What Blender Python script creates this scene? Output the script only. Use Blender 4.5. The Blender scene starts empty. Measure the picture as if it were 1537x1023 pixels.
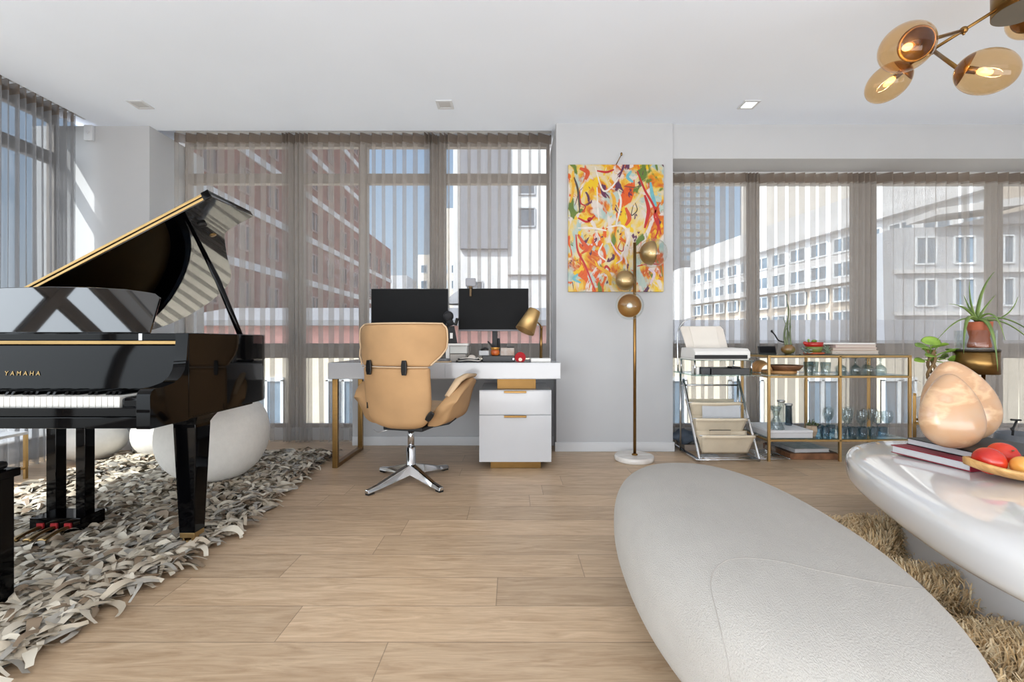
import bpy, bmesh, math, random
import numpy as np
from mathutils import Vector, Matrix, Euler

random.seed(7)
RNG = np.random.default_rng(7)
PI = math.pi
SC = bpy.context.scene
COL = SC.collection

# ------------------------------------------------------------------ camera
cam_data = bpy.data.cameras.new('camera')
cam = bpy.data.objects.new('camera', cam_data)
COL.objects.link(cam)
cam.location = (0, 0, 0.965)
cam.rotation_euler = (PI / 2, 0, 0)
cam_data.sensor_fit = 'HORIZONTAL'
cam_data.sensor_width = 36
cam_data.lens = 36 * 683 / 1537
cam_data.clip_start = 0.05
cam_data.clip_end = 600
SC.camera = cam

# ------------------------------------------------------------------ sky, sun, large lights, exposure
SC.view_settings.view_transform = 'Standard'
SC.view_settings.look = 'None'
SC.view_settings.gamma = 1
SC.view_settings.use_curve_mapping = False
SC.view_settings.exposure = 0.15
SC.cycles.transparent_max_bounces = 40
world = bpy.data.worlds.new('sky')
SC.world = world
world.use_nodes = True
wn = world.node_tree
for n in list(wn.nodes):
    wn.nodes.remove(n)
w_out = wn.nodes.new('ShaderNodeOutputWorld')
w_bg = wn.nodes.new('ShaderNodeBackground')
w_tc = wn.nodes.new('ShaderNodeTexCoord')
w_sep = wn.nodes.new('ShaderNodeSeparateXYZ')
w_rmp = wn.nodes.new('ShaderNodeValToRGB')
w_map = wn.nodes.new('ShaderNodeMapRange')
w_map.inputs['From Min'].default_value = -1
w_map.inputs['From Max'].default_value = 1
wn.links.new(w_tc.outputs['Generated'], w_sep.inputs[0])
wn.links.new(w_sep.outputs['Z'], w_map.inputs['Value'])
wn.links.new(w_map.outputs['Result'], w_rmp.inputs['Fac'])
# the sky is whiter and brighter around the sun
w_dot = wn.nodes.new('ShaderNodeVectorMath')
w_dot.operation = 'DOT_PRODUCT'
w_dot.inputs[1].default_value = Vector((-1, -0.6, 1.2)).normalized()
wn.links.new(w_tc.outputs['Generated'], w_dot.inputs[0])
w_gl = wn.nodes.new('ShaderNodeMapRange')
w_gl.inputs['From Min'].default_value = 0.35
w_gl.inputs['From Max'].default_value = 1.0
w_gl.inputs['To Max'].default_value = 4.5
w_gl.interpolation_type = 'SMOOTHSTEP'
wn.links.new(w_dot.outputs['Value'], w_gl.inputs['Value'])
w_add = wn.nodes.new('ShaderNodeVectorMath')
w_add.operation = 'ADD'
wn.links.new(w_rmp.outputs['Color'], w_add.inputs[0])
wn.links.new(w_gl.outputs[0], w_add.inputs[1])
wn.links.new(w_add.outputs[0], w_bg.inputs['Color'])
wn.links.new(w_bg.outputs[0], w_out.inputs['Surface'])
e = w_rmp.color_ramp.elements
e[0].position = 0.0
e[0].color = (0.62, 0.60, 0.58, 1)
e[1].position = 1.0
e[1].color = (0.24, 0.44, 0.82, 1)
for p, c in ((0.485, (0.66, 0.65, 0.64, 1)), (0.5, (0.80, 0.88, 0.96, 1)), (0.60, (0.58, 0.75, 0.96, 1)), (0.75, (0.33, 0.55, 0.90, 1))):
    k = e.new(p)
    k.color = c
w_bg.inputs['Strength'].default_value = 1.0

sun_data = bpy.data.lights.new('sun', 'SUN')
sun = bpy.data.objects.new('sun', sun_data)
COL.objects.link(sun)
sun.location = (-8, -6, 14)
sun.rotation_euler = Vector((1, 1.1, -1.7)).to_track_quat('-Z', 'Y').to_euler()
sun_data.energy = 7.0
sun_data.angle = math.radians(0.6)
sun_data.color = (1.0, 0.96, 0.90)


def area(name, loc, aim, sx, sy, power, color=(1, 1, 1)):
    d = bpy.data.lights.new(name, 'AREA')
    d.shape = 'RECTANGLE'
    d.size, d.size_y = sx, sy
    d.energy = power
    d.color = color
    o = bpy.data.objects.new(name, d)
    COL.objects.link(o)
    o.location = loc
    o.rotation_euler = (Vector(aim) - Vector(loc)).to_track_quat('-Z', 'Y').to_euler()
    return o


# unseen fill lights, added to brighten the room evenly
area('rear_fill_light', (0.9, -7.3, 1.5), (0.9, 2, 6.0), 9.5, 2.7, 130, (0.95, 0.98, 1.0))  # added fill from behind the camera, not a modelled window
area('left_fill_light', (-3.55, -4.0, 1.0), (0.2, -3.0, 3.6), 1.7, 6.5, 240, (0.90, 0.96, 1.0))  # added fill inside the left glazing, lifts the ceiling brightness
area('ceiling_fill_light', (1.0, -0.9, 0.25), (1.0, 1.2, 3.6), 8.0, 2.0, 235, (0.97, 0.985, 1.0))  # added uplight near the floor, stands for no lamp of the room


# ------------------------------------------------------------------ materials
def lin(c):
    return tuple(((v / 255) / 12.92 if v / 255 <= 0.04045 else ((v / 255 + 0.055) / 1.055) ** 2.4) for v in c)


MATS = {}


def pm(name, rgb, rough=0.5, metal=0.0, var=0.06, vscale=8.0, bump=0.0, bscale=60.0, coat=0.0, spec=None, sss=0.0, two=None,
       stretch=None, detail=3.0, emit=None, estr=0.0, bdist=0.01, aniso=0.0):
    """Principled surface whose colour is broken up by a procedural noise."""
    if name in MATS:
        return MATS[name]
    m = bpy.data.materials.new(name)
    m.use_nodes = True
    nt = m.node_tree
    b = nt.nodes['Principled BSDF']
    b.inputs['Roughness'].default_value = rough
    b.inputs['Metallic'].default_value = metal
    if spec is not None:
        b.inputs['Specular IOR Level'].default_value = spec
    if coat:
        b.inputs['Coat Weight'].default_value = coat
        b.inputs['Coat Roughness'].default_value = 0.03
    if sss:
        b.inputs['Subsurface Weight'].default_value = sss
        b.inputs['Subsurface Radius'].default_value = (0.05, 0.03, 0.015)
    if aniso:
        b.inputs['Anisotropic'].default_value = aniso
    tc = nt.nodes.new('ShaderNodeTexCoord')
    mp = nt.nodes.new('ShaderNodeMapping')
    nt.links.new(tc.outputs['Object'], mp.inputs['Vector'])
    if stretch:
        mp.inputs['Scale'].default_value = stretch
    ns = nt.nodes.new('ShaderNodeTexNoise')
    ns.inputs['Scale'].default_value = vscale
    ns.inputs['Detail'].default_value = detail
    nt.links.new(mp.outputs[0], ns.inputs['Vector'])
    rp = nt.nodes.new('ShaderNodeValToRGB')
    c = lin(rgb)
    c2 = lin(two) if two else None
    rp.color_ramp.elements[0].position = 0.3
    rp.color_ramp.elements[1].position = 0.7
    rp.color_ramp.elements[0].color = (*[v * (1 - var) for v in c], 1)
    rp.color_ramp.elements[1].color = (*(c2 if c2 else [min(1, v * (1 + var)) for v in c]), 1)
    nt.links.new(ns.outputs['Fac'], rp.inputs['Fac'])
    nt.links.new(rp.outputs['Color'], b.inputs['Base Color'])
    if bump:
        n2 = nt.nodes.new('ShaderNodeTexNoise')
        n2.inputs['Scale'].default_value = bscale
        n2.inputs['Detail'].default_value = 2
        nt.links.new(mp.outputs[0], n2.inputs['Vector'])
        bp = nt.nodes.new('ShaderNodeBump')
        bp.inputs['Strength'].default_value = bump
        bp.inputs['Distance'].default_value = bdist
        nt.links.new(n2.outputs['Fac'], bp.inputs['Height'])
        nt.links.new(bp.outputs[0], b.inputs['Normal'])
    if emit:
        b.inputs['Emission Color'].default_value = (*lin(emit), 1)
        b.inputs['Emission Strength'].default_value = estr
    MATS[name] = m
    return m


def thin_glass(name, rgb, ior=1.45, rough=0.0):
    """Thin clear sheet: lets light straight through, tinted, and mirrors by Fresnel."""
    if name in MATS:
        return MATS[name]
    m = bpy.data.materials.new(name)
    m.use_nodes = True
    nt = m.node_tree
    for n in list(nt.nodes):
        nt.nodes.remove(n)
    out = nt.nodes.new('ShaderNodeOutputMaterial')
    mix = nt.nodes.new('ShaderNodeMixShader')
    tr = nt.nodes.new('ShaderNodeBsdfTransparent')
    gl = nt.nodes.new('ShaderNodeBsdfGlossy')
    fr = nt.nodes.new('ShaderNodeFresnel')
    ns = nt.nodes.new('ShaderNodeTexNoise')
    rp = nt.nodes.new('ShaderNodeValToRGB')
    ns.inputs['Scale'].default_value = 3
    rp.color_ramp.elements[0].color = (*[v * 0.98 for v in lin(rgb)], 1)
    rp.color_ramp.elements[1].color = (*lin(rgb), 1)
    nt.links.new(ns.outputs['Fac'], rp.inputs['Fac'])
    nt.links.new(rp.outputs['Color'], tr.inputs['Color'])
    # the sheet does not bend light, so both faces mirror like its outer one
    gm = nt.nodes.new('ShaderNodeNewGeometry')
    io = nt.nodes.new('ShaderNodeMapRange')
    io.inputs['To Min'].default_value = ior
    io.inputs['To Max'].default_value = 1 / ior
    nt.links.new(gm.outputs['Backfacing'], io.inputs['Value'])
    nt.links.new(io.outputs[0], fr.inputs['IOR'])
    gl.inputs['Roughness'].default_value = rough
    gl.inputs['Color'].default_value = (0.95, 0.95, 0.95, 1)
    nt.links.new(fr.outputs[0], mix.inputs['Fac'])
    nt.links.new(tr.outputs[0], mix.inputs[1])
    nt.links.new(gl.outputs[0], mix.inputs[2])
    nt.links.new(mix.outputs[0], out.inputs['Surface'])
    MATS[name] = m
    return m


def sheer(name, rgb, opacity, moire=0.0):
    """Sheer voile: part open weave, part thread that scatters light to both sides."""
    if name in MATS:
        return MATS[name]
    m = bpy.data.materials.new(name)
    m.use_nodes = True
    nt = m.node_tree
    for n in list(nt.nodes):
        nt.nodes.remove(n)
    out = nt.nodes.new('ShaderNodeOutputMaterial')
    mix = nt.nodes.new('ShaderNodeMixShader')
    tr = nt.nodes.new('ShaderNodeBsdfTransparent')
    m2 = nt.nodes.new('ShaderNodeMixShader')
    df = nt.nodes.new('ShaderNodeBsdfDiffuse')
    tl = nt.nodes.new('ShaderNodeBsdfTranslucent')
    df.inputs['Color'].default_value = (*lin(rgb), 1)
    tl.inputs['Color'].default_value = (*lin(rgb), 1)
    m2.inputs['Fac'].default_value = 0.4
    nt.links.new(df.outputs[0], m2.inputs[1])
    nt.links.new(tl.outputs[0], m2.inputs[2])
    tc = nt.nodes.new('ShaderNodeTexCoord')
    mp = nt.nodes.new('ShaderNodeMapping')
    mp.inputs['Scale'].default_value = (1, 1, 0.15)
    ns = nt.nodes.new('ShaderNodeTexNoise')
    ns.inputs['Scale'].default_value = 25
    ns.inputs['Detail'].default_value = 4
    nt.links.new(tc.outputs['Object'], mp.inputs[0])
    nt.links.new(mp.outputs[0], ns.inputs['Vector'])
    mr = nt.nodes.new('ShaderNodeMapRange')
    mr.inputs['To Min'].default_value = opacity - 0.06
    mr.inputs['To Max'].default_value = opacity + 0.06
    nt.links.new(ns.outputs['Fac'], mr.inputs['Value'])
    nt.links.new(mr.outputs[0], mix.inputs['Fac'])
    nt.links.new(tr.outputs[0], mix.inputs[1])
    nt.links.new(m2.outputs[0], mix.inputs[2])
    nt.links.new(mix.outputs[0], out.inputs['Surface'])
    MATS[name] = m
    return m


def floor_mat():
    m = bpy.data.materials.new('oak_planks')
    m.use_nodes = True
    nt = m.node_tree
    N, L = nt.nodes, nt.links
    b = N['Principled BSDF']
    tc = N.new('ShaderNodeTexCoord')
    sp = N.new('ShaderNodeSeparateXYZ')
    L.new(tc.outputs['Object'], sp.inputs[0])

    def math_(op, a, bb=None):
        n = N.new('ShaderNodeMath')
        n.operation = op
        for i, s in enumerate((a, bb)):
            if s is None:
                continue
            if isinstance(s, (int, float)):
                n.inputs[i].default_value = s
            else:
                L.new(s, n.inputs[i])
        return n.outputs[0]
    yy = math_('DIVIDE', math_('ADD', sp.outputs['Y'], 0.137), 0.1995)
    row = math_('FLOOR', yy)
    fy = math_('FRACT', yy)
    wn_ = N.new('ShaderNodeTexWhiteNoise')
    wn_.noise_dimensions = '1D'
    L.new(row, wn_.inputs['W'])
    xx = math_('DIVIDE', math_('ADD', sp.outputs['X'], math_('MULTIPLY', wn_.outputs['Value'], 5.0)), 1.25)
    colm = math_('FLOOR', xx)
    fx = math_('FRACT', xx)
    cb = N.new('ShaderNodeCombineXYZ')
    L.new(row, cb.inputs[0])
    L.new(colm, cb.inputs[1])
    wp = N.new('ShaderNodeTexWhiteNoise')
    wp.noise_dimensions = '2D'
    L.new(cb.outputs[0], wp.inputs['Vector'])
    # grain
    mp = N.new('ShaderNodeMapping')
    mp.inputs['Scale'].default_value = (1.3, 11, 1)
    cb2 = N.new('ShaderNodeCombineXYZ')
    L.new(math_('ADD', sp.outputs['X'], math_('MULTIPLY', wp.outputs['Value'], 31.0)), cb2.inputs[0])
    L.new(sp.outputs['Y'], cb2.inputs[1])
    L.new(cb2.outputs[0], mp.inputs[0])
    g = N.new('ShaderNodeTexNoise')
    g.inputs['Scale'].default_value = 3.0
    g.inputs['Detail'].default_value = 7
    g.inputs['Roughness'].default_value = 0.62
    g.inputs['Distortion'].default_value = 1.2
    L.new(mp.outputs[0], g.inputs['Vector'])
    rp = N.new('ShaderNodeValToRGB')
    rp.color_ramp.elements[0].position = 0.30
    rp.color_ramp.elements[1].position = 0.66
    rp.color_ramp.elements[0].color = (*lin((174, 146, 116)), 1)
    rp.color_ramp.elements[1].color = (*lin((206, 180, 150)), 1)
    L.new(g.outputs['Fac'], rp.inputs['Fac'])
    # fine pore lines
    mp2 = N.new('ShaderNodeMapping')
    mp2.inputs['Scale'].default_value = (2.0, 60, 1)
    L.new(cb2.outputs[0], mp2.inputs[0])
    g2 = N.new('ShaderNodeTexNoise')
    g2.inputs['Scale'].default_value = 5
    g2.inputs['Detail'].default_value = 3
    L.new(mp2.outputs[0], g2.inputs['Vector'])
    pr = N.new('ShaderNodeMapRange')
    pr.inputs['From Min'].default_value = 0.3
    pr.inputs['From Max'].default_value = 0.55
    pr.inputs['To Min'].default_value = 0.86
    pr.inputs['To Max'].default_value = 1.0
    L.new(g2.outputs['Fac'], pr.inputs['Value'])
    tone = N.new('ShaderNodeMapRange')
    tone.inputs['To Min'].default_value = 0.86
    tone.inputs['To Max'].default_value = 1.10
    L.new(wp.outputs['Value'], tone.inputs['Value'])
    # seams between boards
    ey = math_('MINIMUM', fy, math_('SUBTRACT', 1.0, fy))
    ex = math_('MINIMUM', fx, math_('SUBTRACT', 1.0, fx))
    sy = math_('GREATER_THAN', ey, 0.009)
    sx = math_('GREATER_THAN', ex, 0.0012)
    seam = math_('ADD', math_('MULTIPLY', math_('MULTIPLY', sy, sx), 0.45), 0.55)
    k = math_('MULTIPLY', math_('MULTIPLY', pr.outputs[0], tone.outputs[0]), seam)
    vm = N.new('ShaderNodeVectorMath')
    vm.operation = 'SCALE'
    L.new(rp.outputs['Color'], vm.inputs[0])
    L.new(k, vm.inputs['Scale'])
    L.new(vm.outputs[0], b.inputs['Base Color'])
    b.inputs['Roughness'].default_value = 0.38
    bp = N.new('ShaderNodeBump')
    bp.inputs['Strength'].default_value = 0.25
    bp.inputs['Distance'].default_value = 0.002
    L.new(k, bp.inputs['Height'])
    L.new(bp.outputs[0], b.inputs['Normal'])
    return m


wall_m = pm('white_wall_paint', (184, 185, 187), 0.75, var=0.015, vscale=3)
ceil_m = pm('white_ceiling_paint', (232, 239, 249), 0.85, var=0.01, vscale=2)
trim_m = pm('white_trim_gloss', (206, 208, 211), 0.4, var=0.01)
frame_m = pm('bronze_window_frame', (138, 129, 121), 0.5, metal=0.1, var=0.08)
pane_m = thin_glass('window_pane', (246, 249, 250), 1.25)
black_m = pm('black_lacquer', (4, 4, 5), 0.045, var=0.2, spec=0.15)
blackcoat_m = pm('black_polyester', (4, 4, 5), 0.03, var=0.2, coat=1.0)
blackflat_m = pm('black_matt', (16, 16, 17), 0.5, var=0.2)
brass_m = pm('brushed_brass', (134, 104, 62), 0.3, metal=1.0, var=0.1, vscale=20, stretch=(1, 1, 12))
satin_m = pm('satin_brass', (190, 158, 108), 0.45, metal=1.0, var=0.06)
brass_dark_m = pm('aged_brass', (142, 108, 62), 0.34, metal=1.0, var=0.12, vscale=20)
gold_m = pm('polished_gold', (160, 132, 88), 0.34, metal=1.0, var=0.08)
chrome_m = pm('chrome', (205, 206, 208), 0.12, metal=1.0, var=0.04)
steel_m = pm('brushed_steel', (190, 190, 192), 0.28, metal=1.0, var=0.06)
white_lac_m = pm('white_lacquer', (192, 193, 196), 0.14, var=0.01, coat=0.15)
glass_m = thin_glass('clear_glass', (247, 250, 250), 1.5)
glass_thin_m = thin_glass('stemware_glass', (226, 232, 233), 1.85)
glass_dk_m = thin_glass('table_glass', (205, 222, 220), 1.5)
amber_m = thin_glass('amber_glass', (246, 224, 190), 1.45)
tan_m = pm('tan_suede', (180, 142, 100), 0.85, var=0.10, vscale=5, bump=0.15, bscale=240, bdist=0.002)
tanlight_m = pm('cream_suede', (206, 178, 144), 0.85, var=0.08, vscale=6, bump=0.15, bscale=240, bdist=0.002)
rubber_m = pm('black_rubber', (22, 22, 22), 0.7, var=0.15)
white_m = pm('white_plastic', (228, 226, 222), 0.45, var=0.02)
paper_m = pm('paper_white', (236, 234, 230), 0.8, var=0.03, vscale=30)
terra_m = pm('terracotta', (166, 88, 58), 0.7, var=0.15, vscale=14, bump=0.1)
leaf_m = pm('leaf_green', (96, 132, 48), 0.4, var=0.3, vscale=16, two=(136, 168, 66))
aloe_m = pm('aloe_green', (92, 122, 62), 0.45, var=0.3, vscale=10, two=(122, 142, 74))
stem_m = pm('woody_stem', (120, 96, 64), 0.8, var=0.25, vscale=20)


# ------------------------------------------------------------------ mesh helpers
OFF = {}


class MB:
    def __init__(self):
        self.v, self.f, self.mi, self.sm = [], [], [], []

    def add(self, verts, faces, mi=0, smooth=False):
        o = len(self.v)
        self.v += [tuple(p) for p in verts]
        for q in faces:
            self.f.append([i + o for i in q])
            self.mi.append(mi)
            self.sm.append(smooth)
        return self

    def box(self, x0, x1, y0, y1, z0, z1, mi=0, M=None):
        p = [(x, y, z) for z in (z0, z1) for y in (y0, y1) for x in (x0, x1)]
        if M is not None:
            p = [M @ Vector(q) for q in p]
        return self.add(p, [(0, 2, 3, 1), (4, 5, 7, 6), (0, 1, 5, 4), (2, 6, 7, 3), (0, 4, 6, 2), (1, 3, 7, 5)], mi)

    def tube(self, pts, r, seg=10, mi=0, closed=False, caps=True, smooth=True):
        pts = [Vector(p) for p in pts]
        n = len(pts)
        rs = r if isinstance(r, (list, tuple)) else [r] * n
        vs, fs = [], []
        nrm = None
        for i in range(n):
            a = pts[i - 1] if (i > 0 or closed) else pts[i]
            c = pts[(i + 1) % n] if (i < n - 1 or closed) else pts[i]
            t = (c - a).normalized()
            if nrm is None:
                h = Vector((0, 0, 1)) if abs(t.z) < 0.9 else Vector((1, 0, 0))
                nrm = (h - t * h.dot(t)).normalized()
            else:
                nrm = nrm - t * nrm.dot(t)
                if nrm.length < 1e-6:
                    h = Vector((0, 1, 0)) if abs(t.y) < 0.9 else Vector((1, 0, 0))
                    nrm = h - t * h.dot(t)
                nrm.normalize()
            bn = t.cross(nrm)
            rr = rs[i]
            rx, ry = rr if isinstance(rr, (tuple, list)) else (rr, rr)
            for k in range(seg):
                an = 2 * PI * k / seg
                vs.append(pts[i] + nrm * math.cos(an) * rx + bn * math.sin(an) * ry)
        m = n if closed else n - 1
        for i in range(m):
            j = (i + 1) % n
            for k in range(seg):
                l = (k + 1) % seg
                fs.append((i * seg + k, i * seg + l, j * seg + l, j * seg + k))
        self.add(vs, fs, mi, smooth)
        if caps and not closed:
            o = len(self.v) - len(vs)
            self.f += [[o + k for k in reversed(range(seg))], [o + (n - 1) * seg + k for k in range(seg)]]
            self.mi += [mi, mi]
            self.sm += [False, False]
        return self

    def lathe(self, prof, c=(0, 0, 0), seg=28, mi=0, M=None, smooth=True, cap0=True, cap1=True):
        vs, fs = [], []
        c = Vector(c)
        for r, z in prof:
            for k in range(seg):
                a = 2 * PI * k / seg
                p = Vector((r * math.cos(a), r * math.sin(a), z))
                vs.append((M @ p if M is not None else p) + c)
        for i in range(len(prof) - 1):
            for k in range(seg):
                l = (k + 1) % seg
                fs.append((i * seg + k, i * seg + l, (i + 1) * seg + l, (i + 1) * seg + k))
        self.add(vs, fs, mi, smooth)
        o = len(self.v) - len(vs)
        if cap0 and prof[0][0] > 1e-5:
            self.f.append([o + k for k in reversed(range(seg))]); self.mi.append(mi); self.sm.append(False)
        if cap1 and prof[-1][0] > 1e-5:
            q = o + (len(prof) - 1) * seg
            self.f.append([q + k for k in range(seg)]); self.mi.append(mi); self.sm.append(False)
        return self

    def prism(self, poly, d0, d1, fn, mi=0, smooth_side=False):
        """poly: 2-D outline (a, b); fn(a, b, d) -> 3-D point."""
        n = len(poly)
        vs = [fn(a, b, d0) for a, b in poly] + [fn(a, b, d1) for a, b in poly]
        o = len(self.v)
        self.add(vs, [], mi)
        self.f += [[o + i for i in reversed(range(n))], [o + n + i for i in range(n)]]
        self.mi += [mi, mi]
        self.sm += [False, False]
        for i in range(n):
            j = (i + 1) % n
            self.f.append([o + i, o + j, o + n + j, o + n + i])
            self.mi.append(mi)
            self.sm.append(smooth_side)
        return self

    def ell(self, c, rad, seg=24, ring=14, mi=0, M=None, fn=None, e1=1.0, e2=1.0, a0=-PI / 2, a1=PI / 2):
        c = Vector(c)
        vs, fs = [], []

        def sp(x, p):
            return math.copysign(abs(x) ** p, x)
        for i in range(ring + 1):
            v = a0 + (a1 - a0) * i / ring
            for k in range(seg):
                u = 2 * PI * k / seg
                p = Vector((rad[0] * sp(math.cos(v), e1) * sp(math.cos(u), e2), rad[1] * sp(math.cos(v), e1) * sp(math.sin(u), e2), rad[2] * sp(math.sin(v), e1)))
                if fn:
                    p = fn(p)
                if M is not None:
                    p = M @ p
                vs.append(p + c)
        for i in range(ring):
            for k in range(seg):
                l = (k + 1) % seg
                fs.append((i * seg + k, i * seg + l, (i + 1) * seg + l, (i + 1) * seg + k))
        return self.add(vs, fs, mi, True)

    def sheet(self, fn, nu, nv, mi=0, smooth=True):
        vs = [fn(i / nu, j / nv) for j in range(nv + 1) for i in range(nu + 1)]
        fs = [(j * (nu + 1) + i, j * (nu + 1) + i + 1, (j + 1) * (nu + 1) + i + 1, (j + 1) * (nu + 1) + i) for j in range(nv) for i in range(nu)]
        return self.add(vs, fs, mi, smooth)

    def build(self, name, mats, parent=None, bevel=0.0, bseg=2, subsurf=0, solid=0.0, local=False, auto=None, M=None, base=None):
        vs = self.v
        if M is not None:
            vs = [tuple(M @ Vector(p)) for p in vs]
        if parent is not None:
            off = OFF.get(parent.name, (0, 0, 0)) if not local else (0, 0, 0)
        else:
            a = np.array(vs)
            off = base if base is not None else (float((a[:, 0].min() + a[:, 0].max()) / 2), float((a[:, 1].min() + a[:, 1].max()) / 2), float(a[:, 2].min()))
        me = bpy.data.meshes.new(name)
        me.from_pydata([(p[0] - off[0], p[1] - off[1], p[2] - off[2]) for p in vs], [], self.f)
        for m in (mats if isinstance(mats, (list, tuple)) else [mats]):
            me.materials.append(m)
        me.polygons.foreach_set('material_index', self.mi)
        me.polygons.foreach_set('use_smooth', self.sm)
        bm = bmesh.new()
        bm.from_mesh(me)
        bmesh.ops.remove_doubles(bm, verts=bm.verts, dist=1e-6)
        if len(bm.faces) < 4000:
            bmesh.ops.recalc_face_normals(bm, faces=bm.faces)
        bm.to_mesh(me)
        bm.free()
        if auto:
            me.polygons.foreach_set('use_smooth', [True] * len(me.polygons))
            me.set_sharp_from_angle(angle=math.radians(auto))
        me.update()
        o = bpy.data.objects.new(name, me)
        COL.objects.link(o)
        if parent is not None:
            o.parent = parent
        else:
            o.location = off
        OFF[o.name] = off
        if solid:
            s = o.modifiers.new('thickness', 'SOLIDIFY')
            s.thickness = solid
            s.offset = 0
        if bevel:
            s = o.modifiers.new('bevel', 'BEVEL')
            s.width = bevel
            s.segments = bseg
            s.limit_method = 'ANGLE'
            s.angle_limit = math.radians(40)
        if subsurf:
            s = o.modifiers.new('smooth', 'SUBSURF')
            s.levels = s.render_levels = subsurf
        return o


def tag(o, label=None, cat=None, group=None, kind=None):
    for k, v in (('label', label), ('category', cat), ('group', group), ('kind', kind)):
        if v:
            o[k] = v
    return o


def thing(name, label, cat, loc=(0, 0, 0), group=None, rotz=0.0, kind=None):
    o = bpy.data.objects.new(name, None)
    COL.objects.link(o)
    o.location = loc
    o.rotation_euler = (0, 0, rotz)
    o.empty_display_size = 0.1
    OFF[o.name] = tuple(loc)
    return tag(o, label, cat, group, kind)


def structure(o):
    o['kind'] = 'structure'
    return o


def dup(root, loc, label=None, group=None, rotz=None, parent=None):
    c = root.copy()
    COL.objects.link(c)
    OFF[c.name] = OFF.get(root.name, (0, 0, 0))
    if parent is None:
        c.location = loc
        if rotz is not None:
            c.rotation_euler = (root.rotation_euler[0], root.rotation_euler[1], rotz)
        if label:
            c['label'] = label
        if group:
            c['group'] = group
    else:
        c.parent = parent
    for ch in list(root.children):
        dup(ch, None, parent=c)
    return c


def B(x0, x1, y0, y1, z0, z1, name, mat, parent=None, bevel=0.0, **k):
    return MB().box(x0, x1, y0, y1, z0, z1).build(name, mat, parent, bevel=bevel, **k)


def R(axis, deg):
    return Matrix.Rotation(math.radians(deg), 4, axis)


def T(x, y, z):
    return Matrix.Translation((x, y, z))


def bez(p0, p1, p2, n=12):
    p0, p1, p2 = Vector(p0), Vector(p1), Vector(p2)
    return [p0 * (1 - t) ** 2 + p1 * 2 * t * (1 - t) + p2 * t * t for t in [i / n for i in range(n + 1)]]


def catmull(P, n=8, closed=False):
    P = [Vector(p) for p in P]
    m = len(P)
    out = []
    rng = range(m if closed else m - 1)
    for i in rng:
        a = P[(i - 1) % m] if (closed or i > 0) else P[0] * 2 - P[1]
        b, c = P[i], P[(i + 1) % m]
        d = P[(i + 2) % m] if (closed or i + 2 < m) else P[-1] * 2 - P[-2]
        for k in range(n):
            t = k / n
            out.append(0.5 * ((2 * b) + (c - a) * t + (2 * a - 5 * b + 4 * c - d) * t * t + (3 * b - a - 3 * c + d) * t ** 3))
    if not closed:
        out.append(P[-1])
    return out


def align(d):
    """Rotation that turns +Z to direction d."""
    return Vector(d).to_track_quat('Z', 'Y').to_matrix().to_4x4()


# ------------------------------------------------------------------ the setting
structure(MB().box(-4.3, 6.2, -7.5, 4.75, -0.12, 0.0).build('floor', floor_mat(), base=(0, 0, 0)))
ceil = MB().box(-3.66, 6.2, -7.5, 4.12, 2.868, 2.98).box(-4.07, 6.2, -7.5, 4.75, 2.98, 3.1)
structure(ceil.build('ceiling', ceil_m))
structure(B(0.387, 1.407, 3.98, 4.74, 0, 2.868, 'wall_back_pillar', wall_m))
structure(B(-4.25, -3.21, 4.03, 4.74, 0, 2.868, 'wall_left_column', wall_m))
structure(B(1.407, 6.2, 4.0, 4.72, 2.567, 2.868, 'wall_right_soffit', wall_m))
structure(B(-1.475, 0.387, 4.21, 4.27, 0, 0.745, 'wall_under_window', wall_m))
structure(MB().box(-3.21, 0.387, 4.44, 4.6, 0, 0.115).box(1.407, 6.2, 4.44, 4.6, 0, 0.115).build('wall_back_sill', wall_m))
structure(B(-1.475, 0.387, 4.196, 4.21, 0, 0.085, 'baseboard_under_window', trim_m, bevel=0.004))
structure(MB().box(0.375, 1.419, 3.966, 3.98, 0, 0.083).box(1.407, 1.42, 3.97, 4.4, 0, 0.083).build('baseboard_pillar', trim_m, bevel=0.004))
structure(B(-3.7, -3.198, 4.016, 4.03, 0, 0.083, 'baseboard_column', trim_m, bevel=0.004))
structure(MB().box(-4.12, -3.98, -7.5, 4.03, 0, 0.115).build('wall_left_sill', wall_m))
structure(B(6.2, 6.3, -7.5, 4.75, 0, 3.1, 'wall_right', wall_m))


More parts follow.
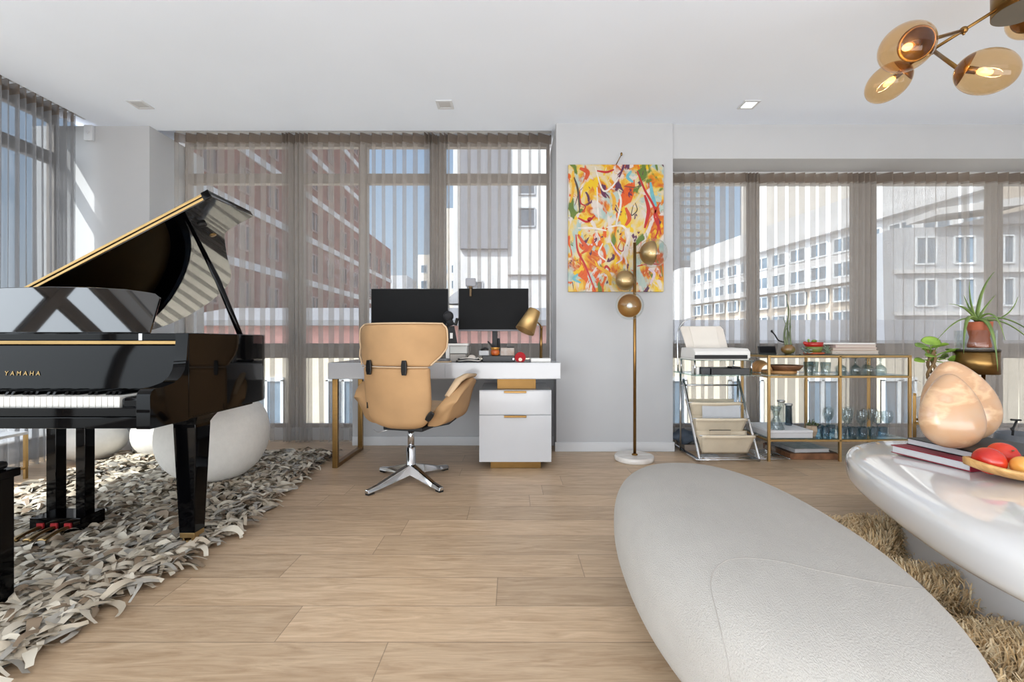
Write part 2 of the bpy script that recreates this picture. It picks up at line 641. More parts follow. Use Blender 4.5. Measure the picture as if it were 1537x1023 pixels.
def window(name, axis, at, spans, z0, z1, transoms, depth=0.07):
    """A run of framed panes along x (axis 'x', plane y = at) or along y (axis 'y', plane x = at)."""
    def bx(mb, a0, a1, d0, d1, z0_, z1_):
        if axis == 'x':
            mb.box(a0, a1, at + d0, at + d1, z0_, z1_)
        else:
            mb.box(at + d0, at + d1, a0, a1, z0_, z1_)
    a_lo, a_hi = spans[0][0], spans[-1][1]
    mid = ((a_lo + a_hi) / 2, at) if axis == 'x' else (at, (a_lo + a_hi) / 2)
    w = thing(name, None, None, (mid[0], mid[1], z0), kind='structure')
    fr = MB()
    for i, (a, b) in enumerate(spans):
        nxt = spans[i + 1][0] if i + 1 < len(spans) else None
        if nxt is not None:
            bx(fr, b, nxt, -depth / 2, depth / 2, z0, z1)
        for (t0, t1) in transoms:
            bx(fr, a, b, -depth / 2 + 0.003, depth / 2 - 0.003, t0, t1)
    bx(fr, a_lo - 0.03, a_lo, -depth / 2, depth / 2, z0, z1)
    bx(fr, a_hi, a_hi + 0.03, -depth / 2, depth / 2, z0, z1)
    fr.build('window_frame', frame_m, w, bevel=0.003)
    zs = [z0] + [v for t in transoms for v in t] + [z1]
    cells = []
    zz = sorted(transoms)
    prev = z0
    for (t0, t1) in zz:
        if t0 > prev + 0.02:
            cells.append((prev, t0))
        prev = t1
    if prev < z1 - 0.02:
        cells.append((prev, z1))
    for (a, b) in spans:
        for (c0, c1) in cells:
            p = MB()
            bx(p, a, b, -0.004, 0.004, c0, c1)
            p.build('window_pane', pane_m, w)
    return w


window('window_1', 'x', 4.5, [(-3.18, -2.197), (-2.05, -1.505), (-1.42, -0.81), (-0.65, 0.34)], 0.115, 2.975,
       [(0.115, 0.15), (0.797, 0.942), (2.51, 2.609), (2.87, 2.975)])
window('window_2', 'x', 4.5, [(1.44, 2.33), (2.43, 3.36), (3.58, 4.7), (4.82, 5.9)], 0.115, 2.566,
       [(0.115, 0.15), (0.797, 0.942), (2.515, 2.566)])
window('window_3', 'y', -4.03, [(-7.2, -6.0), (-5.8, -4.6), (-4.5, -3.3), (-3.2, -2.0), (-1.9, -0.7), (-0.6, 0.6), (0.7, 1.9), (2.0, 3.2), (3.3, 3.97)], 0.115, 2.975,
       [(0.115, 0.15), (0.797, 0.942), (2.51, 2.609), (2.87, 2.975)])

# recessed ceiling lights
for (x, nm, lab) in ((-2.99, 'l', 'square recessed ceiling light above the grand piano'), (-0.54, 'm', 'square recessed ceiling light above the desk window'),
                     (1.905, 'r', 'square recessed ceiling light right of the pillar, lit white')):
    t = thing('recessed_ceiling_light', lab, 'ceiling light', (x, 3.66, 2.862), 'recessed square ceiling lights')
    tr = MB()
    for (a0, a1, b0, b1) in ((-.065, .065, -.065, -.045), (-.065, .065, .045, .065), (-.065, -.045, -.045, .045), (.045, .065, -.045, .045)):
        tr.box(x + a0, x + a1, 3.66 + b0, 3.66 + b1, 2.860, 2.868)
    tr.build('trim_ring', trim_m, t)
    g = pm('lamp_dim', (190, 190, 190), 0.5, var=0.02) if nm != 'r' else pm('lamp_lit', (255, 255, 255), 0.5, var=0.0, emit=(255, 250, 240), estr=3)
    B(x - .045, x + .045, 3.615, 3.705, 2.864, 2.868, 'diffuser', g, t)

# small white sensor box in the upper corner
t = thing('wall_sensor', 'small white sensor box high on the left column beside the curtain', 'sensor', (-3.73, 4.03, 2.73))
B(-3.768, -3.692, 4.0, 4.03, 2.73, 2.866, 'case', trim_m, t, bevel=0.006)
MB().lathe([(0.012, 0), (0.012, 0.006)], (-3.73, 4.001, 2.80), 16, M=R('X', 90)).build('lens', pm('sensor_lens', (200, 200, 205), 0.3, var=0.02), t)

# ------------------------------------------------------------------ sheer curtains
sheer_m = sheer('sheer_taupe_voile', (184, 178, 172), 0.36)
sheer_dense_m = sheer('sheer_grey_voile', (160, 160, 162), 0.66)
head_m = sheer('sheer_heading_tape', (140, 128, 118), 0.72)
track_m = pm('curtain_track', (196, 196, 196), 0.5, var=0.02)


def curtain(label, axis, at, a0, segs, z0, z1, group, seed=0, nz=14, sway=0.012, mat=None):
    """segs: (length, fold period, depth of the folds); the cloth runs in an S through the folds."""
    rg = random.Random(seed)
    flip = -1 if a0 < 0 else 1     # folds lean the other way on the left of the room
    pts = []
    a, th = a0, 0.0
    for (ln, per, amp) in segs:
        n = max(1, round(ln / per))
        per_ = ln / n
        for k in range(n):
            p1 = per_ * rg.uniform(0.85, 1.15)
            am = amp * rg.uniform(0.8, 1.15)
            lap = rg.uniform(0.26, 0.42)
            for i in range(18):
                t = i / 18
                pts.append((a + (k + t) * per_ - lap * per_ * math.sin(2 * PI * t), flip * am * math.sin(2 * PI * t), p1))
        a += ln
    pts.append((a, 0, per_))
    ph = [rg.uniform(0, 6.28) for _ in range(4)]

    def P(i, w):
        u, d, _ = pts[i]
        z = z1 + (z0 - z1) * w
        g = w * w
        u2 = u + sway * g * (math.sin(u * 9 + ph[0]) + 0.7 * math.sin(u * 23 + ph[1] + w * 2))
        d2 = d * (1 + 0.35 * g * math.sin(u * 14 + ph[2])) + 0.012 * g * math.sin(u * 6 + ph[3])
        return (u2, at + d2, z) if axis == 'x' else (at + d2, u2, z)
    mid = a0 + sum(s[0] for s in segs) / 2
    loc = (mid, at, z0) if axis == 'x' else (at, mid, z0)
    t = thing('sheer_curtain', label, 'curtain', loc, group)
    n = len(pts) - 1
    hh = 0.085 / (z1 - z0)

    def surf(w0, w1, rows, name, mat):
        mb = MB()
        mb.sheet(lambda i, j: P(round(i * n), w0 + (w1 - w0) * j), n, rows)
        mb.build(name, mat, t)
    surf(hh, 1.0, nz, 'cloth', mat or sheer_m)
    surf(0.0, hh, 1, 'heading_tape', head_m)
    return t


g = 'sheer curtains over the desk window'
curtain('taupe sheer curtain panel behind the open piano lid', 'x', 4.33, -3.17, [(1.0, .098, .036), (0.10, .034, .045)], 0.012, 2.93, g, 1)
curtain('taupe sheer curtain panel behind the left monitor and office chair', 'x', 4.33, -2.04, [(0.12, .04, .04), (1.10, .098, .036), (0.10, .035, .045)], 0.012, 2.93, g, 2)
curtain('taupe sheer curtain panel behind the right monitor, next to the pillar', 'x', 4.33, -0.68, [(0.08, .04, .04), (0.96, .098, .034)], 0.012, 2.93, g, 3)
g = 'sheer curtains over the right window'
curtain('taupe sheer curtain panel behind the white printer', 'x', 4.33, 1.43, [(0.76, .098, .034), (0.13, .036, .04)], 0.012, 2.555, g, 4)
curtain('taupe sheer curtain panel behind the middle of the brass bar cart', 'x', 4.33, 2.36, [(0.80, .098, .034), (0.26, .05, .045)], 0.012, 2.555, g, 5)
curtain('taupe sheer curtain panel behind the right end of the bar cart', 'x', 4.33, 3.47, [(0.82, .105, .05)], 0.012, 2.555, g, 6, sway=0.03)
curtain('taupe sheer curtain panel behind the aloe, at the right edge', 'x', 4.33, 4.33, [(0.8, .11, .05)], 0.012, 2.555, g, 7, sway=0.03)
curtain('grey sheer curtain gathered in the left window beside the piano', 'y', -3.75, 3.05, [(0.86, .06, .05)], 0.012, 2.90, 'sheer curtain of the left window', 8, mat=sheer_dense_m)
structure(B(-3.19, 0.375, 4.315, 4.345, 2.945, 2.979, 'trim_1', track_m))
structure(B(1.415, 6.0, 4.315, 4.345, 2.557, 2.567, 'trim_2', track_m))
structure(B(-3.765, -3.735, -3.5, 4.0, 2.91, 2.979, 'trim_3', track_m))

# ------------------------------------------------------------------ the street outside
brick_m = pm('red_brick', (128, 80, 70), 0.9, var=0.25, vscale=1.2)
conc_m = pm('pale_concrete', (206, 204, 202), 0.9, var=0.04, vscale=0.6)
whitef_m = pm('white_facade', (206, 205, 205), 0.85, var=0.03, vscale=0.4)
tanf_m = pm('tan_facade', (206, 190, 172), 0.9, var=0.06, vscale=0.6)
greyf_m = pm('grey_facade', (176, 178, 182), 0.85, var=0.05, vscale=0.5)
darkf_m = pm('slate_cladding', (122, 122, 128), 0.8, var=0.06, vscale=1.0, stretch=(6, 6, 0.3))
win_m = pm('window_dark_glass', (108, 124, 138), 0.12, var=0.3, vscale=0.5)
winlt_m = pm('window_pale_frame', (226, 230, 232), 0.5, var=0.03)
pink_m = pm('pink_brick', (206, 150, 140), 0.9, var=0.10, vscale=3)
roof_m = pm('grey_roof', (120, 120, 124), 0.85, var=0.08, vscale=1)
cream_m = pm('cream_brick', (212, 200, 180), 0.9, var=0.05, vscale=2)
asph_m = pm('asphalt', (190, 188, 186), 0.95, var=0.1, vscale=0.3)
structure(B(-180, 220, 4.9, 330, -14.4, -14, 'ground', asph_m, base=(0, 0, -14)))


def building(name, label, origin, ang, L, D, H, mat, z0=-14.0):
    """Block whose front runs L along local x from origin; local y points away behind the front."""
    t = thing(name, label, 'building', (*origin, z0), rotz=ang)
    MB().box(0, L, 0, D, 0, H - z0).build('wall', mat, t, local=True)
    return t


def fwin(t, cells, mat=win_m, frame=winlt_m, mull=1):
    """window parts on the front (local y = 0): (x0, x1, z0, z1) in world heights, each frame with its own pane."""
    for (x0, x1, z0, z1) in cells:
        dz = -t.location.z
        w = x1 - x0
        f = min(0.12, w * 0.08)
        fr = MB()
        xs = [x0 + w * k / (mull + 1) for k in range(mull + 2)]
        for x in xs:
            fr.box(x - f / 2, x + f / 2, -0.10, 0.05, z0 + dz, z1 + dz)
        fr.box(x0, x1, -0.10, 0.05, z0 + dz - f / 2, z0 + dz + f / 2)
        fr.box(x0, x1, -0.10, 0.05, z1 + dz - f / 2, z1 + dz + f / 2)
        o = fr.build('window', frame, t, local=True)
        MB().box(x0, x1, -0.03, 0.02, z0 + dz, z1 + dz).build('pane', mat, o, local=True)


def band(t, name, x0, x1, z0, z1, mat, out=0.25, back=0.2):
    dz = -t.location.z
    return MB().box(x0, x1, -out, back, z0 + dz, z1 + dz).build(name, mat, t, local=True)


winbr_m = pm('window_brown_glass', (96, 84, 86), 0.2, var=0.3, vscale=0.6)
winfr_m = pm('window_brown_frame', (148, 120, 114), 0.6, var=0.05)
# red brick block whose long front runs away from us on the left (front faces +x)
t = building('brick_building', 'tall red brick building behind the sheer curtain above the piano', (-16.0, 22.0), PI / 2, 27.0, 4.5, 26.0, brick_m)
for k in range(7):
    z = -1.5 + 3.4 * k
    band(t, 'floor_band', 0, 27, z, z + 0.45, conc_m, 0.12)
    fwin(t, [(1.4 + 3.2 * j, 2.6 + 3.2 * j, z + 1.1, z + 2.6) for j in range(8)], mat=winbr_m, frame=winfr_m)
t = building('brick_building', 'lower red brick building beyond the tall brick one, against the sky', (-16.0, 49.0), PI / 2, 11.0, 12.0, 13.0, brick_m)
for k in range(3):
    z = 2.4 + 3.4 * k
    band(t, 'floor_band', 0, 11, z - 0.6, z - 0.2, conc_m, 0.12)
    fwin(t, [(1.0 + 2.6 * j, 2.4 + 2.6 * j, z, z + 1.7) for j in range(4)], mat=winbr_m, frame=winfr_m)
# stepped tan tower far off
t = building('stepped_tower', 'distant pale stepped apartment tower seen between the two middle curtain panels', (-18.6, 90.0), 0.0, 9.0, 10.0, 18.0, pm('pale_tan_facade', (214, 204, 190), 0.9, var=0.05, vscale=0.3))
MB().box(2.2, 9, 0.5, 9, 32, 36.5).box(4.4, 9, 1.0, 9, 36.5, 41.5).build('upper_tier', MATS['pale_tan_facade'], t, local=True)
fwin(t, [(0.6 + 2.0 * i, 1.8 + 2.0 * i, 2.0 + 3.1 * k, 3.6 + 3.1 * k) for i in range(4) for k in range(5)], mull=0)
# small grey house
t = building('grey_house', 'small distant grey block right of the lower brick building', (-21.5, 80.0), 0.0, 3.0, 8.0, 12.5, greyf_m)
fwin(t, [(0.4 + 1.2 * i, 1.1 + 1.2 * i, 4.5 + 3 * k, 6.2 + 3 * k) for i in range(2) for k in range(2)], mull=0)
# white building with slate cladding
t = building('white_building', 'white building with slate cladding and two square dark windows behind the right monitor', (-4.4, 34.0), 0.0, 13.0, 12.0, 19.5, whitef_m)
band(t, 'cladding', 0.55, 4.1, 7.8, 19.6, darkf_m, 0.35)
fwin(t, [(4.9, 6.1, 11.9, 13.3), (4.9, 6.1, 9.5, 10.9), (1.0, 2.2, 3.6, 5.4)], mat=pm('window_shaded_glass', (92, 96, 104), 0.2, var=0.1), frame=greyf_m, mull=0)
band(t, 'cornice', 4.3, 13, 17.2, 17.7, pm('terracotta_band', (196, 140, 112), 0.9, var=0.1, vscale=1), 0.2)
band(t, 'ledge', 4.1, 13, 5.9, 6.2, conc_m, 0.25)
# low buildings across the street
def low_block(label, x0, L, z1, ridge, ybase, n):
    t = building('low_brick_building', label, (x0, ybase), 0.0, L, 9.0, z1, pink_m)
    band(t, 'cream_base', 0, L, -14, 0.35, cream_m, 0.3)
    MB().prism([(-0.4, z1 + 14), (9, z1 + 14), (9, ridge + 14.2), (5, ridge + 14)], 0, L, lambda a, b, d: (d, a, b)).build('roof', roof_m, t, local=True)
    band(t, 'gutter', 0, L, z1 - .05, z1 + .15, roof_m, 0.45)
    for i in range(n):
        fr = MB()
        x = 1.2 + 2.9 * i
        for (a0, a1, c0, c1) in ((x, x + .1, -2.6, -.5), (x + 1.2, x + 1.3, -2.6, -.5), (x, x + 1.3, -2.7, -2.55), (x, x + 1.3, -.55, -.4), (x + .6, x + .7, -2.6, -.5)):
            fr.box(a0, a1, -.42, -.28, c0 + 14, c1 + 14)
        o = fr.build('window', winlt_m, t, local=True)
        MB().box(x, x + 1.3, -.36, -.3, 11.4, 13.5).build('pane', win_m, o, local=True)


low_block('low pink brick building with a cream base across the street, behind the desk and piano', -14.0, 18.0, 1.6, 2.6, 17.5, 6)
low_block('lower cream building with grey roof across the street, behind the bar cart', 4.1, 24.0, 0.85, 2.0, 17.6, 8)
# roof dome with vent behind it
t = thing('roof_vent', 'grey curved roof vent on the low roof behind the right monitor', 'vent', (-1.9, 23.5, 2.9))
MB().ell((-1.9, 23.5, 2.85), (1.5, 0.8, 0.85), 24, 10, a0=0).build('hood', roof_m, t)
# long white and tan block on the right, its front facing left
org, ang = (44.1 + 0.156 * 17, 60.0 - 17.0), math.atan2(1, -0.156)
t = building('apartment_block', 'long white and tan apartment block receding behind the bar cart window', (org[0] - 0.156 * 54, org[1] + 54), ang + PI, 54.0, 16.0, 19.6, tanf_m)
band(t, 'white_top_storey', 0, 54, 9.0, 19.7, whitef_m, 0.3)
band(t, 'ledge', 0, 54, 15.6, 16.3, whitef_m, 1.1)
band(t, 'ledge', 0, 54, 8.6, 9.2, whitef_m, 0.9)
cells = []
for k in range(6):
    z = -3.9 + 3.25 * k
    cells += [(1.2 + 3.85 * j, 4.0 + 3.85 * j, z + 0.4, z + 2.3) for j in range(14)]
for c in cells[:96]:
    pass
fr_off = 0.32
for (x0, x1, z0, z1) in cells[:90]:
    o = MB()
    for x in (x0, (x0 + x1) / 2, x1):
        o.box(x - .09, x + .09, -fr_off - .12, -fr_off + .02, z0 + 14, z1 + 14)
    o.box(x0, x1, -fr_off - .12, -fr_off + .02, z0 + 13.9, z0 + 14.1).box(x0, x1, -fr_off - .12, -fr_off + .02, z1 + 13.9, z1 + 14.1)
    w = o.build('window', winlt_m, t, local=True)
    MB().box(x0, x1, -fr_off - .04, .1, z0 + 14, z1 + 14).build('pane', win_m, w, local=True)
# tall slab behind it
t = building('beige_tower', 'plain beige tower wall rising behind the white and tan block', (64.0, 112.0), 0.0, 60.0, 15.0, 70.0, pm('beige_render', (228, 221, 212), 0.9, var=0.03, vscale=0.2))
# grey grid tower
grid_m = pm('grid_tower_wall', (96, 95, 98), 0.85, var=0.05, vscale=0.2)
t = building('office_tower', 'tall grey tower with a grid of windows left of the sky gap behind the printer', (55.5, 150.0), 0.0, 11.5, 12.0, 70.0, grid_m)
for k in range(12):
    fwin(t, [(0.35 + 1.6 * i, 1.5 + 1.6 * i, 27.5 + 2.6 * k, 29.1 + 2.6 * k) for i in range(7)], mull=0, frame=pm('pale_spandrel', (140, 140, 142), 0.8, var=0.03))
t = building('white_low_block', 'plain white block at the foot of the grey grid tower', (44.0, 118.0), 0.0, 12.0, 9.0, 20.0, whitef_m)
# nearer grey block at the right
t = building('grey_building', 'pale grey building with tall windows behind the aloe', (25.2, 30.0), -0.10, 26.0, 2.5, 8.4, greyf_m)
for k in range(5):
    z = -5.0 + 2.75 * k
    band(t, 'ledge', 0, 26, z - 0.62, z - 0.36, conc_m, 0.25)
    fwin(t, [(1.3 + 2.3 * j, 2.5 + 2.3 * j, z, z + 1.75) for j in range(10)], mull=1)
MB().prism([(3, 22.4), (26, 22.4), (26, 27.2), (13, 24.9), (7, 23.2)], -0.5, 1.8, lambda a, b, d: (a, d, b)).build('sloped_roof', roof_m, t, local=True)
MB().prism([(2, 23.0), (7, 23.5), (13, 25.2), (26, 27.5), (26, 28.1), (13, 25.8), (7, 24.0), (2, 23.4)], -0.9, 1.8, lambda a, b, d: (a, d, b)).build('eave', conc_m, t, local=True)

# ------------------------------------------------------------------ shag rug of leather strips
def strips(n, region, lmin, lmax, wmin, wmax, zfun, nm=4, seg=5):
    V, Fc, MI = [], [], []
    rg = random.Random(11)
    cnt = 0
    while cnt < n:
        x, y = region(rg)
        L = rg.uniform(lmin, lmax)
        w = rg.uniform(wmin, wmax)
        a = rg.uniform(0, 2 * PI)
        cur = rg.uniform(-1.6, 1.6)
        z = zfun(rg)
        tilt = rg.uniform(-0.7, 0.7)
        up = rg.uniform(0.0, 0.028)
        o = len(V)
        px, py = x, y
        for i in range(seg + 1):
            t = i / seg
            aa = a + cur * (t - 0.5)
            ww = w * (0.55 + 0.45 * math.sin(PI * min(1, t * 1.1 + 0.1)))
            nx, ny = -math.sin(aa), math.cos(aa)
            zz = z + up * math.sin(PI * t)
            hw = ww / 2
            V.append((px + nx * hw, py + ny * hw, max(0.006, zz + hw * math.sin(tilt))))
            V.append((px - nx * hw, py - ny * hw, max(0.006, zz - hw * math.sin(tilt))))
            px += math.cos(aa) * L / seg
            py += math.sin(aa) * L / seg
        m = rg.choice((0, 0, 1, 1, 2, 3))
        for i in range(seg):
            q = o + 2 * i
            Fc.append((q, q + 1, q + 3, q + 2))
            MI.append(m)
        cnt += 1
    return V, Fc, MI


def rug_region(rg):
    y = rg.uniform(0.95, 3.84)
    xr = -1.46 - 0.05 * math.sin(y * 2.1) - abs(rg.gauss(0, 0.015))
    xl = -3.12 - 0.09 * (y - 2.9) 
    return rg.uniform(xl, xr), y


t = thing('shag_rug', 'grey and cream shag rug of cut leather strips under the grand piano', 'rug', (-2.35, 2.4, 0))
base = [(-3.05, 0.95), (-1.50, 0.95), (-1.50, 3.84), (-3.25, 3.84)]
MB().prism(base, 0.0, 0.006, lambda a, b, d: (a, b, d)).build('backing', pm('rug_backing', (96, 90, 82), 0.95, var=0.15), t)
V, Fc, MI = strips(12500, rug_region, 0.07, 0.15, 0.016, 0.036, lambda r: r.uniform(0.008, 0.034))
mb = MB()
mb.v, mb.f, mb.mi, mb.sm = V, [list(q) for q in Fc], MI, [True] * len(Fc)
lea = [pm('leather_cream', (208, 199, 182), 0.55, var=0.06, vscale=3), pm('leather_stone', (184, 172, 153), 0.55, var=0.08, vscale=3),
       pm('leather_grey', (162, 157, 148), 0.5, var=0.08, vscale=3), pm('leather_taupe', (136, 118, 98), 0.6, var=0.08, vscale=3)]
pile = mb.build('leather_pile', lea, t)
pile['kind'] = 'stuff'

# ------------------------------------------------------------------ sheepskin rug
t = thing('sheepskin_rug', 'shaggy tan sheepskin rug between the white bench and the coffee table', 'rug', (1.75, 1.5, 0))
sk = []
for i in range(40):
    a = 2 * PI * i / 40
    rr = 1 + 0.05 * math.sin(3 * a + 1) + 0.03 * math.sin(7 * a)
    sk.append((1.75 + 0.80 * rr * math.cos(a), 1.48 + 0.86 * rr * math.sin(a)))
MB().prism(sk, 0.0, 0.008, lambda a, b, d: (a, b, d)).build('hide', pm('hide', (150, 120, 84), 0.95, var=0.15), t)
rg = random.Random(5)
V, Fc, MI = [], [], []
for i in range(36000):
    a = rg.uniform(0, 2 * PI)
    r = math.sqrt(rg.random()) * (1 + 0.05 * math.sin(3 * a + 1) + 0.03 * math.sin(7 * a))
    x, y = 1.75 + 0.80 * r * math.cos(a), 1.48 + 0.86 * r * math.sin(a)
    cl = math.sin(x * 17 + 2 * math.sin(y * 11)) + math.sin(y * 15 + 2 * math.sin(x * 9))
    dr = cl * 1.4 + rg.gauss(0, 0.5)
    L = rg.uniform(0.05, 0.10)
    w = rg.uniform(0.002, 0.0045)
    zz = 0.03 + 0.012 * cl + rg.uniform(0, 0.02)
    o = len(V)
    px, py, pz = x, y, 0.008
    cu = rg.uniform(-1.2, 1.2)
    for k in range(5):
        tt = k / 4
        d = dr + cu * tt
        ww = w * (1 - 0.75 * tt)
        V.append((px - math.sin(d) * ww, py + math.cos(d) * ww, pz))
        V.append((px + math.sin(d) * ww, py - math.cos(d) * ww, pz))
        s = L / 4
        px += math.cos(d) * s * (0.4 + 0.6 * tt)
        py += math.sin(d) * s * (0.4 + 0.6 * tt)
        pz = max(0.01, pz + (zz * 1.5 * (0.65 - tt)))
    m = rg.choice((0, 0, 1, 2))
    for k in range(4):
        q = o + 2 * k
        Fc.append([q, q + 1, q + 3, q + 2])
        MI.append(m)
mb = MB()
mb.v, mb.f, mb.mi, mb.sm = V, Fc, MI, [True] * len(Fc)
pile = mb.build('wool_pile', [pm('wool_tan', (240, 214, 172), 0.9, var=0.1, vscale=6), pm('wool_light', (246, 226, 190), 0.9, var=0.1, vscale=6), pm('wool_dark', (226, 194, 146), 0.9, var=0.1, vscale=6)], t)
pile['kind'] = 'stuff'

# ------------------------------------------------------------------ grand piano
pno = thing('grand_piano', 'glossy black grand piano with raised lid standing on the shag rug', 'piano', (-2.11, 2.6, 0))
XR, XL = -1.365, -2.855
outline = [(XR, 1.92), (XR, 2.48)] + [tuple(p[:2]) for p in catmull([(XR, 2.48, 0), (-1.40, 2.58, 0), (-1.49, 2.69, 0), (-1.60, 2.82, 0), (-1.73, 2.99, 0), (-1.86, 3.19, 0),
           (-1.99, 3.36, 0), (-2.14, 3.47, 0), (-2.32, 3.54, 0), (-2.52, 3.56, 0), (-2.70, 3.52, 0), (-2.81, 3.43, 0), (XL, 3.28, 0)], 5)[1:]] + [(XL, 1.92)]


def inset(poly, d):
    n = len(poly)
    out = []
    for i in range(n):
        a, b, c = Vector(poly[i - 1]), Vector(poly[i]), Vector(poly[(i + 1) % n])
        e1, e2 = (b - a).normalized(), (c - b).normalized()
        n1, n2 = Vector((-e1.y, e1.x)), Vector((-e2.y, e2.x))
        m = (n1 + n2)
        m = m / max(0.4, m.length_squared / 2 * 1.0) if m.length > 1e-6 else n1
        out.append(tuple(b + m * d))
    return out


inner = inset(outline, 0.055)
rim = MB()
n = len(outline)
vs = [(x, y, 0.64) for x, y in outline] + [(x, y, 0.999) for x, y in outline] + [(x, y, 0.999) for x, y in inner] + [(x, y, 0.64) for x, y in inner]
fs = []
for i in range(n):
    j = (i + 1) % n
    if i == n - 1:
        continue
    for k in range(4):
        l = (k + 1) % 4
        fs.append((k * n + i, k * n + j, l * n + j, l * n + i))
fs += [(0, n, 2 * n, 3 * n), (n - 1, 4 * n - 1, 3 * n - 1, 2 * n - 1)]
rim.add(vs, fs)
rim.build('rim', black_m, pno, bevel=0.004, auto=25)
MB().prism(inset(outline, 0.057), 0.82, 0.84, lambda a, b, d: (a, b, d)).build('soundboard', pm('soundboard_spruce', (64, 42, 22), 0.4, var=0.15, stretch=(1, 14, 1)), pno)
pl = MB().prism(inset(outline, 0.09), 0.90, 0.912, lambda a, b, d: (a, b, d))
pl.build('harp_plate', pm('harp_bronze', (120, 88, 42), 0.35, metal=0.8, var=0.1), pno, bevel=0.003)
# arms (cheeks)
prof = [(1.716, 0.632), (1.716, 0.758), (1.722, 0.773), (1.735, 0.782), (1.79, 0.787), (1.84, 0.797), (1.875, 0.817), (1.897, 0.845), (1.910, 0.90), (1.9185, 0.999), (1.9195, 0.999), (1.9195, 0.632)]
for (x0, x1) in ((XR - 0.052, XR), (XL, XL + 0.052)):
    MB().prism(prof, x0, x1, lambda a, b, d: (d, a, b)).build('arm', black_m, pno, bevel=0.004, auto=35)
# key bed, slip, blocks
B(XL + 0.002, XR - 0.002, 1.718, 2.40, 0.634, 0.677, 'keybed', black_m, pno, bevel=0.003)
B(XL + 0.052, XR - 0.054, 1.722, 1.742, 0.678, 0.712, 'key_slip', black_m, pno, bevel=0.003)
B(XL + 0.053, XR - 0.055, 1.742, 1.96, 0.677, 0.70, 'key_frame', blackflat_m, pno)
for (x0, x1) in ((-1.503, XR - 0.056), (XL + 0.056, -2.731)):
    B(x0, x1, 1.748, 1.93, 0.70, 0.748, 'key_block', black_m, pno, bevel=0.012)
ivory = pm('ivory_keys', (204, 202, 196), 0.3, var=0.01)
KW = 0.0235
kr = -1.507
wk = MB().box(-KW / 2 + .0009, KW / 2 - .0009, 1.748, 1.945, 0.70, 0.751).build('white_key', ivory, pno, bevel=0.0015)
wk.location = (kr - KW / 2, 0, 0)
bprof = [(1.797, 0.752), (1.806, 0.7645), (1.945, 0.7645), (1.945, 0.752)]
bk = MB().prism(bprof, -0.0055, 0.0055, lambda a, b, d: (d, a, b)).build('black_key', black_m, pno, bevel=0.001)
names = 'CBAGFED'   # from the top key downwards
first = True
# meshes were built relative to the piano origin with x = 0 meaning the piano centre offset
off = OFF[pno.name]
wk.location = (kr - KW / 2, 0, 0)
for o_ in (wk, bk):
    for v in o_.data.vertices:
        v.co.x += off[0]
wk.location.x -= off[0]
for k in range(29):
    if k:
        c = wk.copy(); COL.objects.link(c); c.parent = pno
        c.location = (kr - KW / 2 - k * KW - off[0], 0, 0)
nb = 0
for k in range(1, 29):
    nm_ = names[k % 7]
    if nm_ in 'AGFDC' and k >= 1:
        # sharp between key k and k-1 (to its right)
        pass
    if names[k % 7] in ('A', 'G', 'F', 'D', 'C'):
        x = kr - k * KW
        o_ = bk if nb == 0 else bk.copy()
        if nb:
            COL.objects.link(o_); o_.parent = pno
        o_.location = (x - off[0], 0, 0)
        nb += 1
# fallboard, gilt line, shelf, music desk
fp = [(1.936, 0.752), (1.944, 0.80), (1.958, 0.90), (1.968, 0.950), (1.99, 0.950), (1.98, 0.752)]
MB().prism(fp, XL + 0.055, XR - 0.057, lambda a, b, d: (d, a, b)).build('fallboard', black_m, pno, auto=40)
B(XL + 0.053, XR - 0.066, 1.950, 1.962, 0.9505, 0.966, 'fallboard_hinge', gold_m, pno, bevel=0.002)
B(XL + 0.056, XR - 0.057, 1.951, 2.34, 0.9665, 0.998, 'music_shelf', black_m, pno, bevel=0.003)
B(-1.60, -1.585, 1.9495, 1.951, 0.968, 0.997, 'shelf_joint', steel_m, pno)
cu = bpy.data.curves.new('lettering_curve', 'FONT')
cu.body = 'YAMAHA'
cu.size = 0.0265
cu.extrude = 0.0006
cu.space_character = 1.65
cu.align_x = 'CENTER'
cu.align_y = 'CENTER'
tmp = bpy.data.objects.new('lettering_tmp', cu)
COL.objects.link(tmp)
bpy.context.view_layer.update()
dg = bpy.context.evaluated_depsgraph_get()
me = bpy.data.meshes.new_from_object(tmp.evaluated_get(dg))
bpy.data.objects.remove(tmp)
let = bpy.data.objects.new('lettering', me)
COL.objects.link(let)
me.materials.clear()
me.materials.append(gold_m)
let.parent = pno
let.rotation_euler = (PI / 2 - 0.13, 0, 0)
let.location = (-2.093 - off[0], 1.9455 - off[1], 0.826 - off[2])
let['label'] = 'gold letters on the fallboard'
# music desk: tilted board
desk = []
xs = [-2.63, -2.60, -2.45, -2.3, -2.105, -1.9, -1.75, -1.655, -1.615, -1.588]
top = [1.155, 1.172, 1.197, 1.208, 1.212, 1.209, 1.200, 1.187, 1.180, 1.160]
poly = [(xs[0], 0.999), (xs[-1], 0.999)] + [(x, z) for x, z in zip(reversed(xs), reversed(top))]
MB().prism(poly, 0.0, 0.014, lambda a, b, d: (a, 1.99 + (b - 0.999) * 0.36 + d, b)).build('music_desk', blackcoat_m, pno, bevel=0.003)
B(-2.63, -1.588, 1.975, 2.00, 0.9985, 1.004, 'music_ledge', black_m, pno, bevel=0.002)
